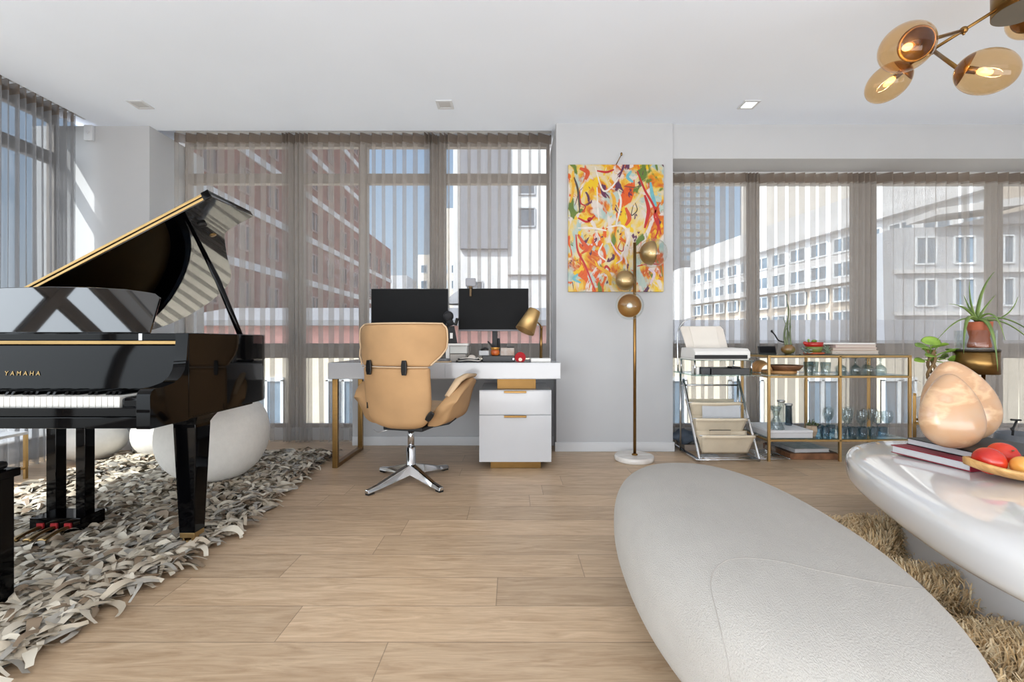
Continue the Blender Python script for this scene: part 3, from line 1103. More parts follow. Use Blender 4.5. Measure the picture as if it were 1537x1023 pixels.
# lid, folded front flap, hinge, prop
TH = math.radians(27.7)
LM = T(XL, 0, 1.004) @ Matrix.Rotation(-TH, 4, 'Y')
lido = [(0.0, 2.32), (1.495, 2.32), (1.50, 2.69)] + [tuple(p[:2]) for p in catmull([(1.36, 2.69, 0), (1.29, 2.72, 0), (1.22, 2.82, 0), (1.15, 2.93, 0), (1.06, 3.08, 0), (0.95, 3.27, 0), (0.80, 3.43, 0),
        (0.60, 3.53, 0), (0.40, 3.58, 0), (0.20, 3.56, 0), (0.06, 3.46, 0), (0.0, 3.30, 0)], 5)]
MB().prism(lido, 0, 0.020, lambda a, b, d: LM @ Vector((a, b, d))).build('lid', blackcoat_m, pno, bevel=0.003, auto=25)
MB().box(0, 1.495, 2.322, 2.70, 0.0215, 0.040, M=LM).build('lid_flap', black_m, pno, bevel=0.003)
MB().box(0.01, 1.455, 2.314, 2.3205, 0.003, 0.016, M=LM).box(0.01, 1.455, 2.314, 2.3215, 0.0225, 0.036, M=LM).build('lid_hinge', gold_m, pno, bevel=0.002)
MB().box(1.455, 1.497, 2.313, 2.322, -0.001, 0.041, M=LM).build('hinge_end', black_m, pno, bevel=0.002)
MB().lathe([(0.022, 0), (0.022, -0.012), (0.01, -0.016)], LM @ Vector((1.30, 2.50, 0)), 20, M=LM.to_3x3().to_4x4()).build('lid_bumper', rubber_m, pno)
MB().lathe([(0.018, 0), (0.018, -0.004), (0.008, -0.005)], LM @ Vector((1.25, 2.66, 0)), 20, M=LM.to_3x3().to_4x4()).build('prop_cup', gold_m, pno)
MB().tube([(-1.395, 2.35, 0.975), (-1.56, 2.41, 1.29), LM @ Vector((1.262, 2.455, -0.002))], [(0.013, 0.013), (0.016, 0.014), (0.009, 0.009)], 12).build('lid_prop', black_m, pno)
# legs
for (x, y) in ((-1.49, 2.12), (-2.72, 2.12), (-2.53, 3.45)):
    q = MB()
    a0, a1 = 0.052, 0.036
    prf = [(0.085, 0.660), (0.085, 0.640), (0.062, 0.605), (a0, 0.585), (a0, 0.57), (a1, 0.085)]
    for i in range(len(prf) - 1):
        (h0, z0), (h1, z1) = prf[i], prf[i + 1]
        c0 = [(x + sx * h0, y + sy * h0, z0) for sx, sy in ((-1, -1), (1, -1), (1, 1), (-1, 1))]
        c1 = [(x + sx * h1, y + sy * h1, z1) for sx, sy in ((-1, -1), (1, -1), (1, 1), (-1, 1))]
        q.add(c0 + c1, [(0, 1, 5, 4), (1, 2, 6, 5), (2, 3, 7, 6), (3, 0, 4, 7)] + ([(0, 1, 2, 3)] if i == 0 else []) + ([(4, 5, 6, 7)] if i == len(prf) - 2 else []))
    lg = q.build('leg', black_m, pno, bevel=0.004)
    cst = MB().box(x - .034, x + .034, y - .034, y + .034, 0.062, 0.085)
    cst.lathe([(0.011, 0.04), (0.011, 0.07)], (x, y, 0), 12)
    cst.box(x - .026, x - .016, y - .03, y + .012, 0.022, 0.068).box(x + .016, x + .026, y - .03, y + .012, 0.022, 0.068)
    cst.lathe([(0.006, -.014), (0.022, -.014), (0.024, -.006), (0.024, .006), (0.022, .014), (0.006, .014)], (x, y - .012, 0.030), 20, M=R('Y', 90))
    c_ = cst.build('caster', gold_m, lg, bevel=0.002)
# lyre with pedals
ly = MB().box(-2.325, -2.275, 2.27, 2.325, 0.10, 0.64).box(-2.178, -2.130, 2.27, 2.325, 0.10, 0.64)
ly.build('lyre_post', black_m, pno, bevel=0.003)
B(-2.36, -2.08, 2.24, 2.36, 0.606, 0.634, 'lyre_top', black_m, pno, bevel=0.003)
B(-2.345, -2.095, 2.21, 2.345, 0.034, 0.105, 'lyre_box', black_m, pno, bevel=0.004)
B(-2.15, -2.02, 2.34, 2.37, 0.596, 0.616, 'trap_lever', black_m, pno, bevel=0.003)
felt = pm('red_felt', (140, 20, 26), 0.9, var=0.1)
for i, x in enumerate((-2.287, -2.22, -2.153)):
    p_ = MB().sheet(lambda u, v: (x + (u - .5) * (0.018 + 0.020 * max(0, v - .55) / .45), 2.21 - 0.13 * v, 0.066 - 0.012 * v + 0.004 * math.sin(PI * v) - (0.006 if abs(u - .5) > .4 else 0)), 6, 10)
    p_.build('pedal', gold_m, pno, solid=0.008)
    B(x - .016, x + .016, 2.203, 2.211, 0.056, 0.082, 'pedal_felt', felt, pno)

# ------------------------------------------------------------------ piano bench (only its corner shows)
t = thing('piano_bench', 'black piano bench with square leg at the left edge in front of the piano', 'bench', (-2.12, 1.45, 0))
B(-2.46, -1.795, 1.26, 1.665, 0.475, 0.505, 'seat_frame', black_m, t, bevel=0.004)
B(-2.44, -1.815, 1.28, 1.645, 0.505, 0.535, 'seat', pm('black_leather', (14, 14, 15), 0.4, var=0.1, bump=0.2), t, bevel=0.012)
for (x, y) in ((-2.43, 1.30), (-1.82, 1.30), (-2.43, 1.63), (-1.82, 1.63)):
    B(x - .024, x + .012, y - .024, y + .024, 0.012, 0.475, 'leg', black_m, t, bevel=0.003)

# ------------------------------------------------------------------ white poufs under and beyond the piano
boucle_m = pm('white_boucle', (226, 223, 217), 0.95, var=0.03, vscale=30, bump=0.5, bscale=260, bdist=0.004)
t = thing('pouf', 'large white egg-shaped pouf on the rug under the open piano', 'pouf', (-2.045, 3.13, 0.012))
MB().ell((-2.045, 3.13, 0.325), (0.335, 0.34, 0.315), 40, 22, e1=0.9, e2=1.0, M=Matrix.Rotation(math.radians(8), 4, 'Y')).build('cushion', boucle_m, t)
t = thing('pouf', 'small rounded white pouf behind the pedal posts of the piano', 'pouf', (-3.42, 3.72, 0.0))
MB().ell((-3.42, 3.70, 0.165), (0.245, 0.23, 0.165), 36, 18).build('cushion', boucle_m, t)
t = thing('pouf', 'white pouf against the left column, between the small and large poufs', 'pouf', (-2.9, 3.80, 0.0))
MB().ell((-2.90, 3.80, 0.19), (0.25, 0.19, 0.19), 36, 18, e1=0.9).build('cushion', boucle_m, t)
# gold side table at the far left
t = thing('side_table', 'small gold-framed side table with thin legs behind the piano at the left curtain', 'side table', (-3.52, 3.10, 0))
B(-3.66, -3.40, 2.90, 3.20, 0.31, 0.33, 'table_top', white_lac_m, t, bevel=0.004)
for (x, y) in ((-3.65, 2.91), (-3.41, 2.91), (-3.65, 3.19), (-3.41, 3.19)):
    B(x - .009, x + .009, y - .009, y + .009, 0, 0.31, 'leg', gold_m, t)
q = MB().box(-3.65, -3.41, 2.904, 2.916, 0.07, 0.082).box(-3.65, -3.41, 3.184, 3.196, 0.07, 0.082).box(-3.416, -3.404, 2.91, 3.19, 0.07, 0.082)
q.build('stretcher', gold_m, t)

# ------------------------------------------------------------------ desk
DZ = 0.800
t = thing('writing_desk', 'white lacquered desk with one brass loop leg and a drawer pedestal', 'desk', (-0.51, 3.77, 0))
B(-1.397, 0.371, 3.45, 4.10, 0.676, DZ, 'desk_top', white_lac_m, t, bevel=0.004)
B(-1.392, -0.51, 3.445, 3.4495, 0.682, 0.790, 'drawer_front', white_lac_m, t, bevel=0.001)
B(-0.504, 0.366, 3.445, 3.4495, 0.682, 0.790, 'drawer_front', white_lac_m, t, bevel=0.001)
lg = MB().box(-1.366, -1.326, 3.455, 3.49, 0, 0.676).box(-1.366, -1.326, 4.03, 4.065, 0, 0.676).box(-1.366, -1.326, 3.49, 4.03, 0, 0.03)
lg.build('leg', brass_m, t, bevel=0.003)
B(-0.115, 0.185, 3.52, 4.0, 0.594, 0.676, 'support_block', pm('bronze', (112, 85, 50), 0.35, metal=1.0, var=0.08), t, bevel=0.002)
cab = B(-0.248, 0.298, 3.435, 4.05, 0.052, 0.594, 'pedestal', white_lac_m, t, bevel=0.003)
B(-0.163, 0.219, 3.455, 4.0, 0.0, 0.052, 'plinth', brass_m, t, bevel=0.002)
for (z0, z1, hz) in ((0.412, 0.590, 0.588), (0.056, 0.406, 0.404)):
    d = B(-0.246, 0.296, 3.42, 3.4345, z0, z1, 'drawer', white_lac_m, t, bevel=0.002)
    B(-0.060, 0.108, 3.402, 3.421, hz - 0.013, hz + 0.003, 'handle', brass_m, d, bevel=0.002)

# ------------------------------------------------------------------ monitors
scr_m = pm('screen_black', (18, 18, 19), 0.5, var=0.08, spec=0.12)
bez_m = pm('monitor_shell', (30, 30, 32), 0.4, var=0.1)


def monitor(label, x0, x1, z0, z1, y, px, arm=True):
    t = thing('monitor', label, 'monitor', ((x0 + x1) / 2, y, DZ), 'monitors on the desk')
    B(x0, x1, y, y + 0.035, z0, z1, 'shell', bez_m, t, bevel=0.004)
    B(x0 + .004, x1 - .004, y - 0.002, y, z0 + 0.014, z1 - .005, 'screen', scr_m, t)
    B(x0 + .001, x1 - .001, y - 0.004, y, z0, z0 + 0.012, 'chin', pm('chin_grey', (92, 92, 96), 0.35, metal=0.6, var=0.05), t, bevel=0.001)
    q = MB().box(px - .022, px + .022, y + .045, y + .07, DZ + .012, z0 + .16).box(px - .03, px + .03, y + .03, y + .05, z0 + .05, z0 + .17)
    q.tube([(px + .03, y + .06, z0 - .06), (px + .035, y + .06, z0 - .12), (px + .03, y + .07, DZ + .03)], .012, 8)
    q.build('stand', blackflat_m, t, bevel=0.004)
    B(px - .11, px + .11, y - .02, y + .14, DZ, DZ + .012, 'stand_base', blackflat_m, t, bevel=0.003)
    return t


monitor('left black monitor on the desk, partly hidden by the chair headrest', -1.165, -0.528, 1.055, 1.397, 3.76, -0.86)
monitor('right black monitor on the desk with a small clip light on its top edge', -0.445, 0.138, 1.048, 1.403, 3.79, -0.145)
# clip light
t = thing('clip_light', 'small grey light panel clipped on top of the right monitor', 'light', (-0.34, 3.79, 1.404))
B(-0.387, -0.300, 3.772, 3.79, 1.418, 1.487, 'panel', pm('clip_light_grey', (150, 150, 156), 0.5, var=0.06), t, bevel=0.01)
q = MB().box(-0.358, -0.330, 3.765, 3.835, 1.404, 1.420).box(-0.353, -0.335, 3.772, 3.786, 1.335, 1.404)
q.build('clip', pm('clip_gold', (92, 72, 46), 0.5, metal=0.4, var=0.1), t, bevel=0.003)

# ------------------------------------------------------------------ small things on the desk
t = thing('riser_box', 'low white riser shelf on the desk behind the chair headrest', 'riser', (-0.56, 3.76, DZ))
q = MB().box(-0.80, -0.35, 3.62, 3.73, DZ + .128, DZ + .145).box(-0.80, -0.78, 3.62, 3.73, DZ, DZ + .128).box(-0.527, -0.50, 3.62, 3.73, DZ, DZ + .128)
q.build('shelf', white_m, t, bevel=0.003)
B(-0.499, -0.36, 3.64, 3.75, DZ + .065, DZ + .126, 'drawer', pm('riser_drawer', (206, 206, 202), 0.5, var=0.03), t, bevel=0.004)
B(-0.499, -0.37, 3.65, 3.75, DZ, DZ + .06, 'tray', pm('riser_tray', (178, 172, 166), 0.5, var=0.05), t, bevel=0.004)
t = thing('microphone', 'black round microphone on an angled stand beside the left monitor', 'microphone', (-0.47, 3.70, DZ + .145))
q = MB()
q.prism([(-0.522, 0.945), (-0.442, 0.945), (-0.468, 1.085), (-0.515, 1.085)], 3.675, 3.70, lambda a, b, d: (a, d, b))
q.build('stand', blackflat_m, t, bevel=0.003)
B(-0.500, -0.478, 3.668, 3.674, 0.985, 1.03, 'badge', paper_m, t)
MB().tube([(-0.545, 3.685, 1.06), (-0.525, 3.685, 1.10), (-0.49, 3.685, 1.115), (-0.455, 3.685, 1.10), (-0.442, 3.685, 1.15)], .014, 8).build('yoke', blackflat_m, t)
MB().ell((-0.515, 3.68, 1.165), (.043, .043, .043), 24, 14).tube([(-0.515, 3.68, 1.155), (-0.495, 3.69, 1.09)], .028, 14).build('head', pm('mic_mesh', (38, 38, 40), 0.6, var=0.3, vscale=160, bump=0.6, bscale=300), t)
t = thing('document_case', 'flat black case lying on the desk under the right monitor', 'case', (-0.09, 3.66, DZ))
B(-0.235, 0.022, 3.60, 3.74, DZ, DZ + .048, 'shell', pm('case_black', (30, 30, 31), 0.4, var=0.15), t, bevel=0.004)
B(0.006, 0.016, 3.597, 3.60, DZ + .015, DZ + .03, 'clasp', steel_m, t)
CZ = DZ + .048
t = thing('pen_cup', 'small red and gold cup of pens on the black case', 'cup', (-0.135, 3.66, CZ))
MB().lathe([(.024, 0), (.036, .012), (.037, .035), (.030, .045)], (-0.135, 3.66, CZ), 20).build('cup', pm('cup_red', (178, 58, 34), 0.35, var=0.3, vscale=30, two=(216, 120, 50)), t)
MB().lathe([(.030, .045), (.037, .065), (.036, .066), (.028, .047)], (-0.135, 3.66, CZ), 20).build('rim', pm('cup_gold', (206, 152, 74), 0.35, metal=0.5, var=0.2), t)
MB().tube([(-0.14, 3.66, CZ + .05), (-0.195, 3.65, CZ + .115)], [.009, .005], 8).build('pen', blackflat_m, t)
t = thing('card_box', 'small white and brown boxes beside the red pen cup on the black case', 'box', (-0.04, 3.67, CZ))
B(-0.09, 0.018, 3.63, 3.71, CZ, CZ + .062, 'carton', pm('carton', (214, 208, 202), 0.7, var=0.25, vscale=26, two=(172, 150, 134)), t, bevel=0.003)
B(-0.04, 0.018, 3.64, 3.68, CZ + .062, CZ + .072, 'lid', blackflat_m, t, bevel=0.003)
t = thing('charger', 'small silver charger block left of the red pen cup', 'charger', (-0.215, 3.67, DZ))
B(-0.265, -0.185, 3.64, 3.70, CZ, CZ + .04, 'body', pm('charger_grey', (186, 188, 190), 0.4, var=0.06), t, bevel=0.005)
MB().tube([(-0.25, 3.66, CZ + .045), (-0.215, 3.655, CZ + .06), (-0.19, 3.655, CZ + .048)], .009, 8).build('plug', blackflat_m, t)
t = thing('cable_bundle', 'tangle of cables lying on the desk in front of the black case', 'cable', (-0.33, 3.58, DZ))
rg = random.Random(3)
for k in range(4):
    pts = [(-0.34 + 0.10 * math.cos(a * 1.0) * (1 - .1 * k) + rg.uniform(-.008, .008), 3.575 + 0.045 * math.sin(a) + rg.uniform(-.006, .006), DZ + .006 + .008 * k + .004 * math.sin(3 * a)) for a in [i * 2 * PI / 16 for i in range(17)]]
    MB().tube(catmull(pts, 3), .0045, 6).build('cable', pm(f'cable_{k % 2}', ((40, 40, 42), (214, 208, 200))[k % 2], 0.5, var=0.1), t)
MB().ell((-0.315, 3.57, DZ + .035), (.03, .02, .022), 14, 10).build('plug', pm('cable_plug', (206, 196, 186), 0.5, var=0.1), t)
t = thing('notepad', 'tan notepad with a dark tablet on it on the desk right of the chair headrest', 'notepad', (-0.62, 3.56, DZ))
B(-0.70, -0.48, 3.50, 3.62, DZ, DZ + .008, 'pad', pm('pad_tan', (204, 176, 142), 0.7, var=0.08), t, bevel=0.002)
B(-0.655, -0.49, 3.54, 3.61, DZ + .008, DZ + .028, 'tablet', pm('tablet_dark', (54, 58, 66), 0.35, var=0.2, two=(130, 134, 140), vscale=30), t, bevel=0.004)
t = thing('tape_dispenser', 'round red tape dispenser standing on the desk beside the brass lamp', 'dispenser', (0.065, 3.58, DZ))
Mx = T(0.065, 3.58, DZ + .043) @ R('X', 90)
poly = [(.043 * math.cos(a), .043 * math.sin(a)) for a in [(-52 + i * 284 / 26) * PI / 180 for i in range(27)]]
MB().prism(poly, -.016, .016, lambda a, b, d: (0.065 + a, 3.58 + d, DZ + .036 + b)).build('body', pm('glossy_red', (160, 8, 22), 0.4, var=0.05, spec=0.15), t, bevel=0.003)
MB().lathe([(.014, -.018), (.014, .018)], (0.065, 3.58, DZ + .020), 18, M=R('X', 90)).build('hub', pm('hub_cream', (232, 206, 188), 0.5, var=0.05), t)
# brass desk lamp
t = thing('desk_lamp', 'brass desk lamp with tilted cone shade on a white marble base', 'desk lamp', (0.225, 3.66, DZ))
marble_m = pm('white_marble', (226, 224, 220), 0.25, var=0.05, vscale=6, two=(238, 236, 232))
B(0.150, 0.305, 3.58, 3.74, DZ, DZ + .028, 'base', marble_m, t, bevel=0.004)
MB().tube([(0.232, 3.66, DZ + .028), (0.236, 3.66, DZ + .02 + .255)], [.013, .010], 14).build('pole', brass_m, t)
MB().tube(bez((0.236, 3.66, 1.072), (0.225, 3.64, 1.105), (0.185, 3.60, 1.122), 8), .006, 8).ell((0.236, 3.66, 1.073), (.012, .012, .012), 12, 8).build('elbow', brass_dark_m, t)
ax = Vector((-0.092, -0.05, -0.19)).normalized()
MB().lathe([(.048, 0), (.050, .006), (.078, .185), (.076, .185), (.047, .008)], (0.178, 3.58, 1.205), 32, M=align(ax), cap1=False).build('shade', satin_m, t)
MB().lathe([(.012, -.012), (.014, 0)], (0.178, 3.58, 1.205), 12, M=align(ax)).build('finial', brass_m, t)
# wall outlet under the desk
t = thing('wall_outlet', 'white wall outlet low on the wall between desk leg and chair', 'outlet', (-1.335, 4.208, 0.52))
B(-1.375, -1.305, 4.203, 4.21, 0.52, 0.635, 'plate', trim_m, t, bevel=0.003)
MB().box(-1.352, -1.328, 4.20, 4.204, 0.54, 0.57).box(-1.352, -1.328, 4.20, 4.204, 0.585, 0.615).build('socket', pm('socket_grey', (150, 120, 100), 0.5, var=0.1), t)

# ------------------------------------------------------------------ office chair
t = thing('office_chair', 'tan suede wing-back swivel chair on a chrome four-star base, pulled up to the desk', 'office chair', (-0.697, 3.14, 0), rotz=math.radians(-17))
hw_z = [(0.385, .12), (0.40, .165), (0.43, .205), (0.48, .228), (0.56, .240), (0.66, .243), (0.76, .240), (0.80, .243), (0.83, .266), (0.865, .298), (0.91, .320), (0.97, .328), (1.03, .326), (1.06, .316), (1.075, .292)]


def hw_at(z):
    for (a, b), (c, d) in zip(hw_z, hw_z[1:]):
        if a <= z <= c:
            return b + (d - b) * (z - a) / (c - a)
    return hw_z[0][1] if z < hw_z[0][0] else hw_z[-1][1]


def back_y(z):          # recline of the back shell (local, -y is towards the viewer)
    return -0.215 - 0.10 * ((z - 0.42) / 0.66) + 0.05 * ((z - .42) / .66) ** 2 if z > .42 else -0.215 + (0.42 - z) * 1.2


def shell(front, z0, z1, nz, thick):
    V = []
    nu = 20
    for j in range(nz + 1):
        z = z0 + (z1 - z0) * j / nz
        w = hw_at(z)
        wing = max(0, min(1, (z - 0.80) / 0.12))
        for i in range(nu + 1):
            u = -1 + 2 * i / nu
            # corner rounding through s-curve in u
            x = w * u
            dep = (0.05 + 0.10 * wing) * abs(u) ** 2.6
            V.append((x, back_y(z) + dep + (thick if front else 0) * (1 - 0.35 * abs(u) ** 6), z))
    return V, nu


def closed_shell(z0, z1, nz, thick):
    A, nu = shell(False, z0, z1, nz, thick)
    Bv, _ = shell(True, z0, z1, nz, thick)
    mb = MB()
    m = len(A)
    fs = []
    for j in range(nz):
        for i in range(nu):
            a = j * (nu + 1) + i
            fs.append((a, a + 1, a + nu + 2, a + nu + 1))
            fs.append((m + a, m + a + nu + 1, m + a + nu + 2, m + a + 1))
        for i in (0, nu):
            a = j * (nu + 1) + i
            q = (a, a + nu + 1, m + a + nu + 1, m + a)
            fs.append(q if i == 0 else q[::-1])
    for j in (0, nz):
        for i in range(nu):
            a = j * (nu + 1) + i
            q = (a, m + a, m + a + 1, a + 1)
            fs.append(q if j == 0 else q[::-1])
    return mb.add(A + Bv, fs, 0, True)


closed_shell(0.385, 0.795, 14, 0.055).build('backrest', tan_m, t, local=True, subsurf=1)
closed_shell(0.80, 1.076, 12, 0.06).build('headrest', tan_m, t, local=True, subsurf=1)
# piping along the seam and around the headrest
pp = [(x, back_y(.797) + .05 * abs(x / .238) ** 2.6 - .002, .797) for x in [-.238 + .476 * i / 20 for i in range(21)]]
MB().tube(pp, .004, 6).build('seam_piping', tanlight_m, t, local=True)
zz = [0.81 + (1.072 - 0.81) * i / 14 for i in range(15)]
edge = [(-hw_at(z) - .002, back_y(z) + (0.05 + 0.10 * max(0, min(1, (z - .8) / .12))) - .001, z) for z in zz]
edge2 = [(-x, y, z) for x, y, z in reversed(edge)]
topl = [(hw_at(1.075) * u * -1, back_y(1.075) + .15 * abs(u) ** 2.6 + .006, 1.078) for u in [1 - 2 * i / 16 for i in range(17)]]
MB().tube(edge + topl + edge2, .0055, 6).build('edge_piping', tanlight_m, t, local=True)
for (x, z, ry) in ((-.158, .795, 0), (.098, .795, 0), (.245, .487, 38)):
    M = T(x, back_y(z) - .004 + (.03 if ry else 0), z) @ R('Y', ry) @ (R('Z', 25) if ry else Matrix())
    h = .047 if not ry else .034
    MB().prism([(-.014, -h), (.014, -h), (.019, -h * .4), (.019, h * .4), (.014, h), (-.014, h), (-.019, h * .4), (-.019, -h * .4)], -.008, .008, lambda a, b, d: M @ Vector((a, d, b))).build('strap', pm('strap_black', (14, 14, 15), 0.35, var=0.2), t, local=True, bevel=0.003)
MB().box(-.216, -.210, -.20, -.17, .52, .56).build('care_label', blackflat_m, t, local=True)
# seat, arms
MB().ell((0, 0.13, 0.465), (.24, .28, .06), 36, 14, e1=0.7, e2=0.6).build('seat', tanlight_m, t, local=True)
for s in (-1, 1):
    path = [(.18, .40), (.25, .405), (.305, .44), (.335, .50), (.355, .57), (.375, .635), (.395, .675), (.405, .70), (.39, .718), (.345, .715), (.305, .685), (.27, .63), (.245, .58), (.23, .53), (.21, .50), (.18, .48)]
    path = [tuple(p[:2]) for p in catmull([(a, b, 0) for a, b in path], 3)]
    secs = []
    for j in range(9):
        v = j / 8
        y = -0.10 + (0.40 if s > 0 else 0.29) * v
        k = 1 - 0.10 * (2 * v - 1) ** 4
        dz = -0.10 * (1 - v) ** 2 * 1.0
        secs.append([(s * (.20 + (a - .20) * (0.80 + .20 * math.sin(PI * min(1, v * .9 + .2)))), y, .44 + (b - .44) * k + dz * max(0, (b - .5) / .2)) for a, b in path])
    m = len(path)
    mb = MB()
    V = [p for sc_ in secs for p in sc_]
    fs = [(j * m + i, j * m + (i + 1) % m, (j + 1) * m + (i + 1) % m, (j + 1) * m + i) for j in range(8) for i in range(m)]
    fs += [tuple(reversed(range(m))), tuple(8 * m + i for i in range(m))]
    mb.add(V, fs, 0, True)
    mb.build('armrest', tan_m, t, local=True)
    MB().tube([(s * x, y, z) for x, y, z in [(.30, -.06, .60), (.345, 0.02, .700), (.358, .10, .722), (.352, .27 if s > 0 else .17, .715)]], [(.014, .022), (.018, .036), (.018, .036), (.014, .03)], 12).build('arm_pad', tanlight_m, t, local=True)
MB().box(-.13, .16, -.14, .20, .372, .398).tube([(.16, .02, .385), (.26, .05, .405), (.30, .08, .44)], .012, 8).build('seat_plate', blackflat_m, t, local=True, bevel=0.008)
MB().tube(catmull([(-.06, -.10, .385), (-.12, -.13, .365), (-.17, -.14, .352), (-.205, -.14, .368)], 6), .0035, 6).build('lever', steel_m, t, local=True)
# base
MB().lathe([(.022, .235), (.022, .385)], (0, 0, 0), 20).build('gas_lift', chrome_m, t, local=True)
MB().lathe([(.036, .07), (.033, .08), (.031, .235), (.026, .238), (.022, .242)], (0, 0, 0), 24).build('column', chrome_m, t, local=True)
for (ax_, ay_) in ((-.212, -.30), (.25, -.243), (-.273, .235), (.21, .285)):
    d = R('Z', 17) @ Vector((ax_, ay_, 0))
    ax_, ay_ = d.x, d.y
    L = d.length
    ang = math.atan2(ay_, ax_)
    M = R('Z', math.degrees(ang))
    q = MB()
    st = [(0.0, .036, .055, .125), (.10, .030, .040, .098), (L * .75, .024, .018, .048), (L, .022, .012, .034)]
    V = []
    for (x, h, z0, z1) in st:
        V += [(x, -h, z0), (x, h, z0), (x, h * .55, z1), (x, -h * .55, z1)]
    fs = [(0, 3, 2, 1), (12, 13, 14, 15)]
    for i in range(3):
        for k in range(4):
            l = (k + 1) % 4
            fs.append((4 * i + k, 4 * i + l, 4 * i + 4 + l, 4 * i + 4 + k))
    q.add(V, fs)
    f = q.build('foot', chrome_m, t, local=True, bevel=0.004, M=M)
    MB().box(L - .05, L - .002, -.016, .016, 0, .014).build('glide', rubber_m, f, local=True, M=M, bevel=0.003)

# ------------------------------------------------------------------ floor lamp
t = thing('floor_lamp', 'brass floor lamp with three glass globes and round marble base in front of the painting', 'floor lamp', (0.99, 3.69, 0))
px, py = 0.995, 3.69
vein = pm('veined_marble', (234, 232, 228), 0.2, var=0.03, vscale=5, two=(206, 198, 190), detail=8, stretch=(1, 3, 1))
MB().lathe([(.150, 0), (.156, .006), (.156, .036), (.150, .042)], (px - .005, py, 0), 48).build('base', vein, t)
MB().tube([(px, py, .042), (px, py, 1.762)], .0125, 16).lathe([(.024, .042), (.024, .05), (.014, .056)], (px, py, 0), 20).build('pole', brass_dark_m, t)
bulb_m = pm('frosted_bulb', (240, 236, 228), 0.4, var=0.02)
for (c, r, d, nm) in (((1.140, 3.69, 1.678), .118, (-1, -.12, .0), 'right'), ((0.925, 3.74, 1.460), .100, (.25, -1, .1), 'mid'), ((0.930, 3.60, 1.244), .112, (.18, 1, .1), 'low')):
    d = Vector(d).normalized()
    gl = MB().ell(c, (r, r, r), 36, 20).build('globe', glass_m, t)
    M = align(d)
    rc = r * .82
    MB().ell(Vector(c) + d * (r * .05), (rc, rc, rc), 32, 10, M=M, a0=0.0).build('reflector', satin_m, gl, solid=0.003)
    MB().ell(Vector(c) - d * .01, (.022, .022, .032), 16, 10, M=M).lathe([(.012, .02), (.012, rc * .95)], Vector(c) - d * .01, 12, M=M).build('bulb', bulb_m, gl)
    e_ = Vector(c) + d * r * .86
    MB().tube([e_, (px, py, e_.z)], .006, 8).build('socket_arm', brass_dark_m, t)

# ------------------------------------------------------------------ painting
def paint_mat():
    m = bpy.data.materials.new('abstract_paint')
    m.use_nodes = True
    nt = m.node_tree
    N, L = nt.nodes, nt.links
    b = N['Principled BSDF']
    b.inputs['Roughness'].default_value = 0.45
    tc = N.new('ShaderNodeTexCoord')
    cur = None
    layers = [(2.2, 2.2, [(0.0, (196, 200, 190)), (0.36, (226, 214, 190)), (0.46, (236, 206, 120)), (0.53, (228, 150, 60)), (0.58, (206, 90, 50)), (0.64, (232, 208, 160)), (1, (206, 212, 204))], None),
              (2.9, 1.8, [(0, (120, 176, 186)), (0.5, (196, 208, 198)), (1, (88, 150, 160))], (0.54, 0.60)),
              (3.6, 2.2, [(0, (206, 44, 30)), (0.5, (232, 104, 40)), (1, (186, 30, 40))], (0.60, 0.63)),
              (4.0, 1.5, [(0, (238, 190, 40)), (1, (246, 214, 96))], (0.60, 0.63)),
              (3.2, 2.8, [(0, (236, 230, 222)), (1, (222, 206, 198))], (0.56, 0.62)),
              (4.6, 1.4, [(0, (74, 112, 64)), (1, (126, 140, 62))], (0.61, 0.65)),
              (5.2, 2.0, [(0, (120, 40, 70)), (1, (60, 60, 90))], (0.64, 0.67))]
    for i, (sc, dist, ramp, mask) in enumerate(layers):
        mp = N.new('ShaderNodeMapping')
        mp.inputs['Location'].default_value = (i * 3.7, i * 1.9, i * 5.3)
        mp.inputs['Rotation'].default_value = (0, i * 0.7, 0)
        mp.inputs['Scale'].default_value = (1.3, 1, 0.9)
        L.new(tc.outputs['Object'], mp.inputs[0])
        n1 = N.new('ShaderNodeTexNoise')
        n1.inputs['Scale'].default_value = sc
        n1.inputs['Detail'].default_value = 4
        n1.inputs['Distortion'].default_value = dist
        L.new(mp.outputs[0], n1.inputs['Vector'])
        n2 = N.new('ShaderNodeTexNoise')
        n2.inputs['Scale'].default_value = sc * 2.2
        n2.inputs['Distortion'].default_value = dist
        n2.inputs['Detail'].default_value = 3
        L.new(mp.outputs[0], n2.inputs['Vector'])
        r = N.new('ShaderNodeValToRGB')
        el = r.color_ramp.elements
        el[0].position, el[0].color = ramp[0][0], (*lin(ramp[0][1]), 1)
        el[1].position, el[1].color = ramp[-1][0], (*lin(ramp[-1][1]), 1)
        for p, c in ramp[1:-1]:
            k = el.new(p)
            k.color = (*lin(c), 1)
        L.new((n1 if mask is None else n2).outputs['Fac'], r.inputs['Fac'])
        if mask is None:
            cur = r.outputs['Color']
        else:
            mr = N.new('ShaderNodeMapRange')
            mr.inputs['From Min'].default_value, mr.inputs['From Max'].default_value = mask
            L.new(n1.outputs['Fac'], mr.inputs['Value'])
            mx = N.new('ShaderNodeMix')
            mx.data_type = 'RGBA'
            L.new(mr.outputs[0], mx.inputs['Factor'])
            L.new(cur, mx.inputs['A'])
            L.new(r.outputs['Color'], mx.inputs['B'])
            cur = mx.outputs['Result']
    hs = N.new('ShaderNodeHueSaturation')
    hs.inputs['Value'].default_value = 0.72
    hs.inputs['Saturation'].default_value = 1.15
    L.new(cur, hs.inputs['Color'])
    L.new(hs.outputs[0], b.inputs['Base Color'])
    return m


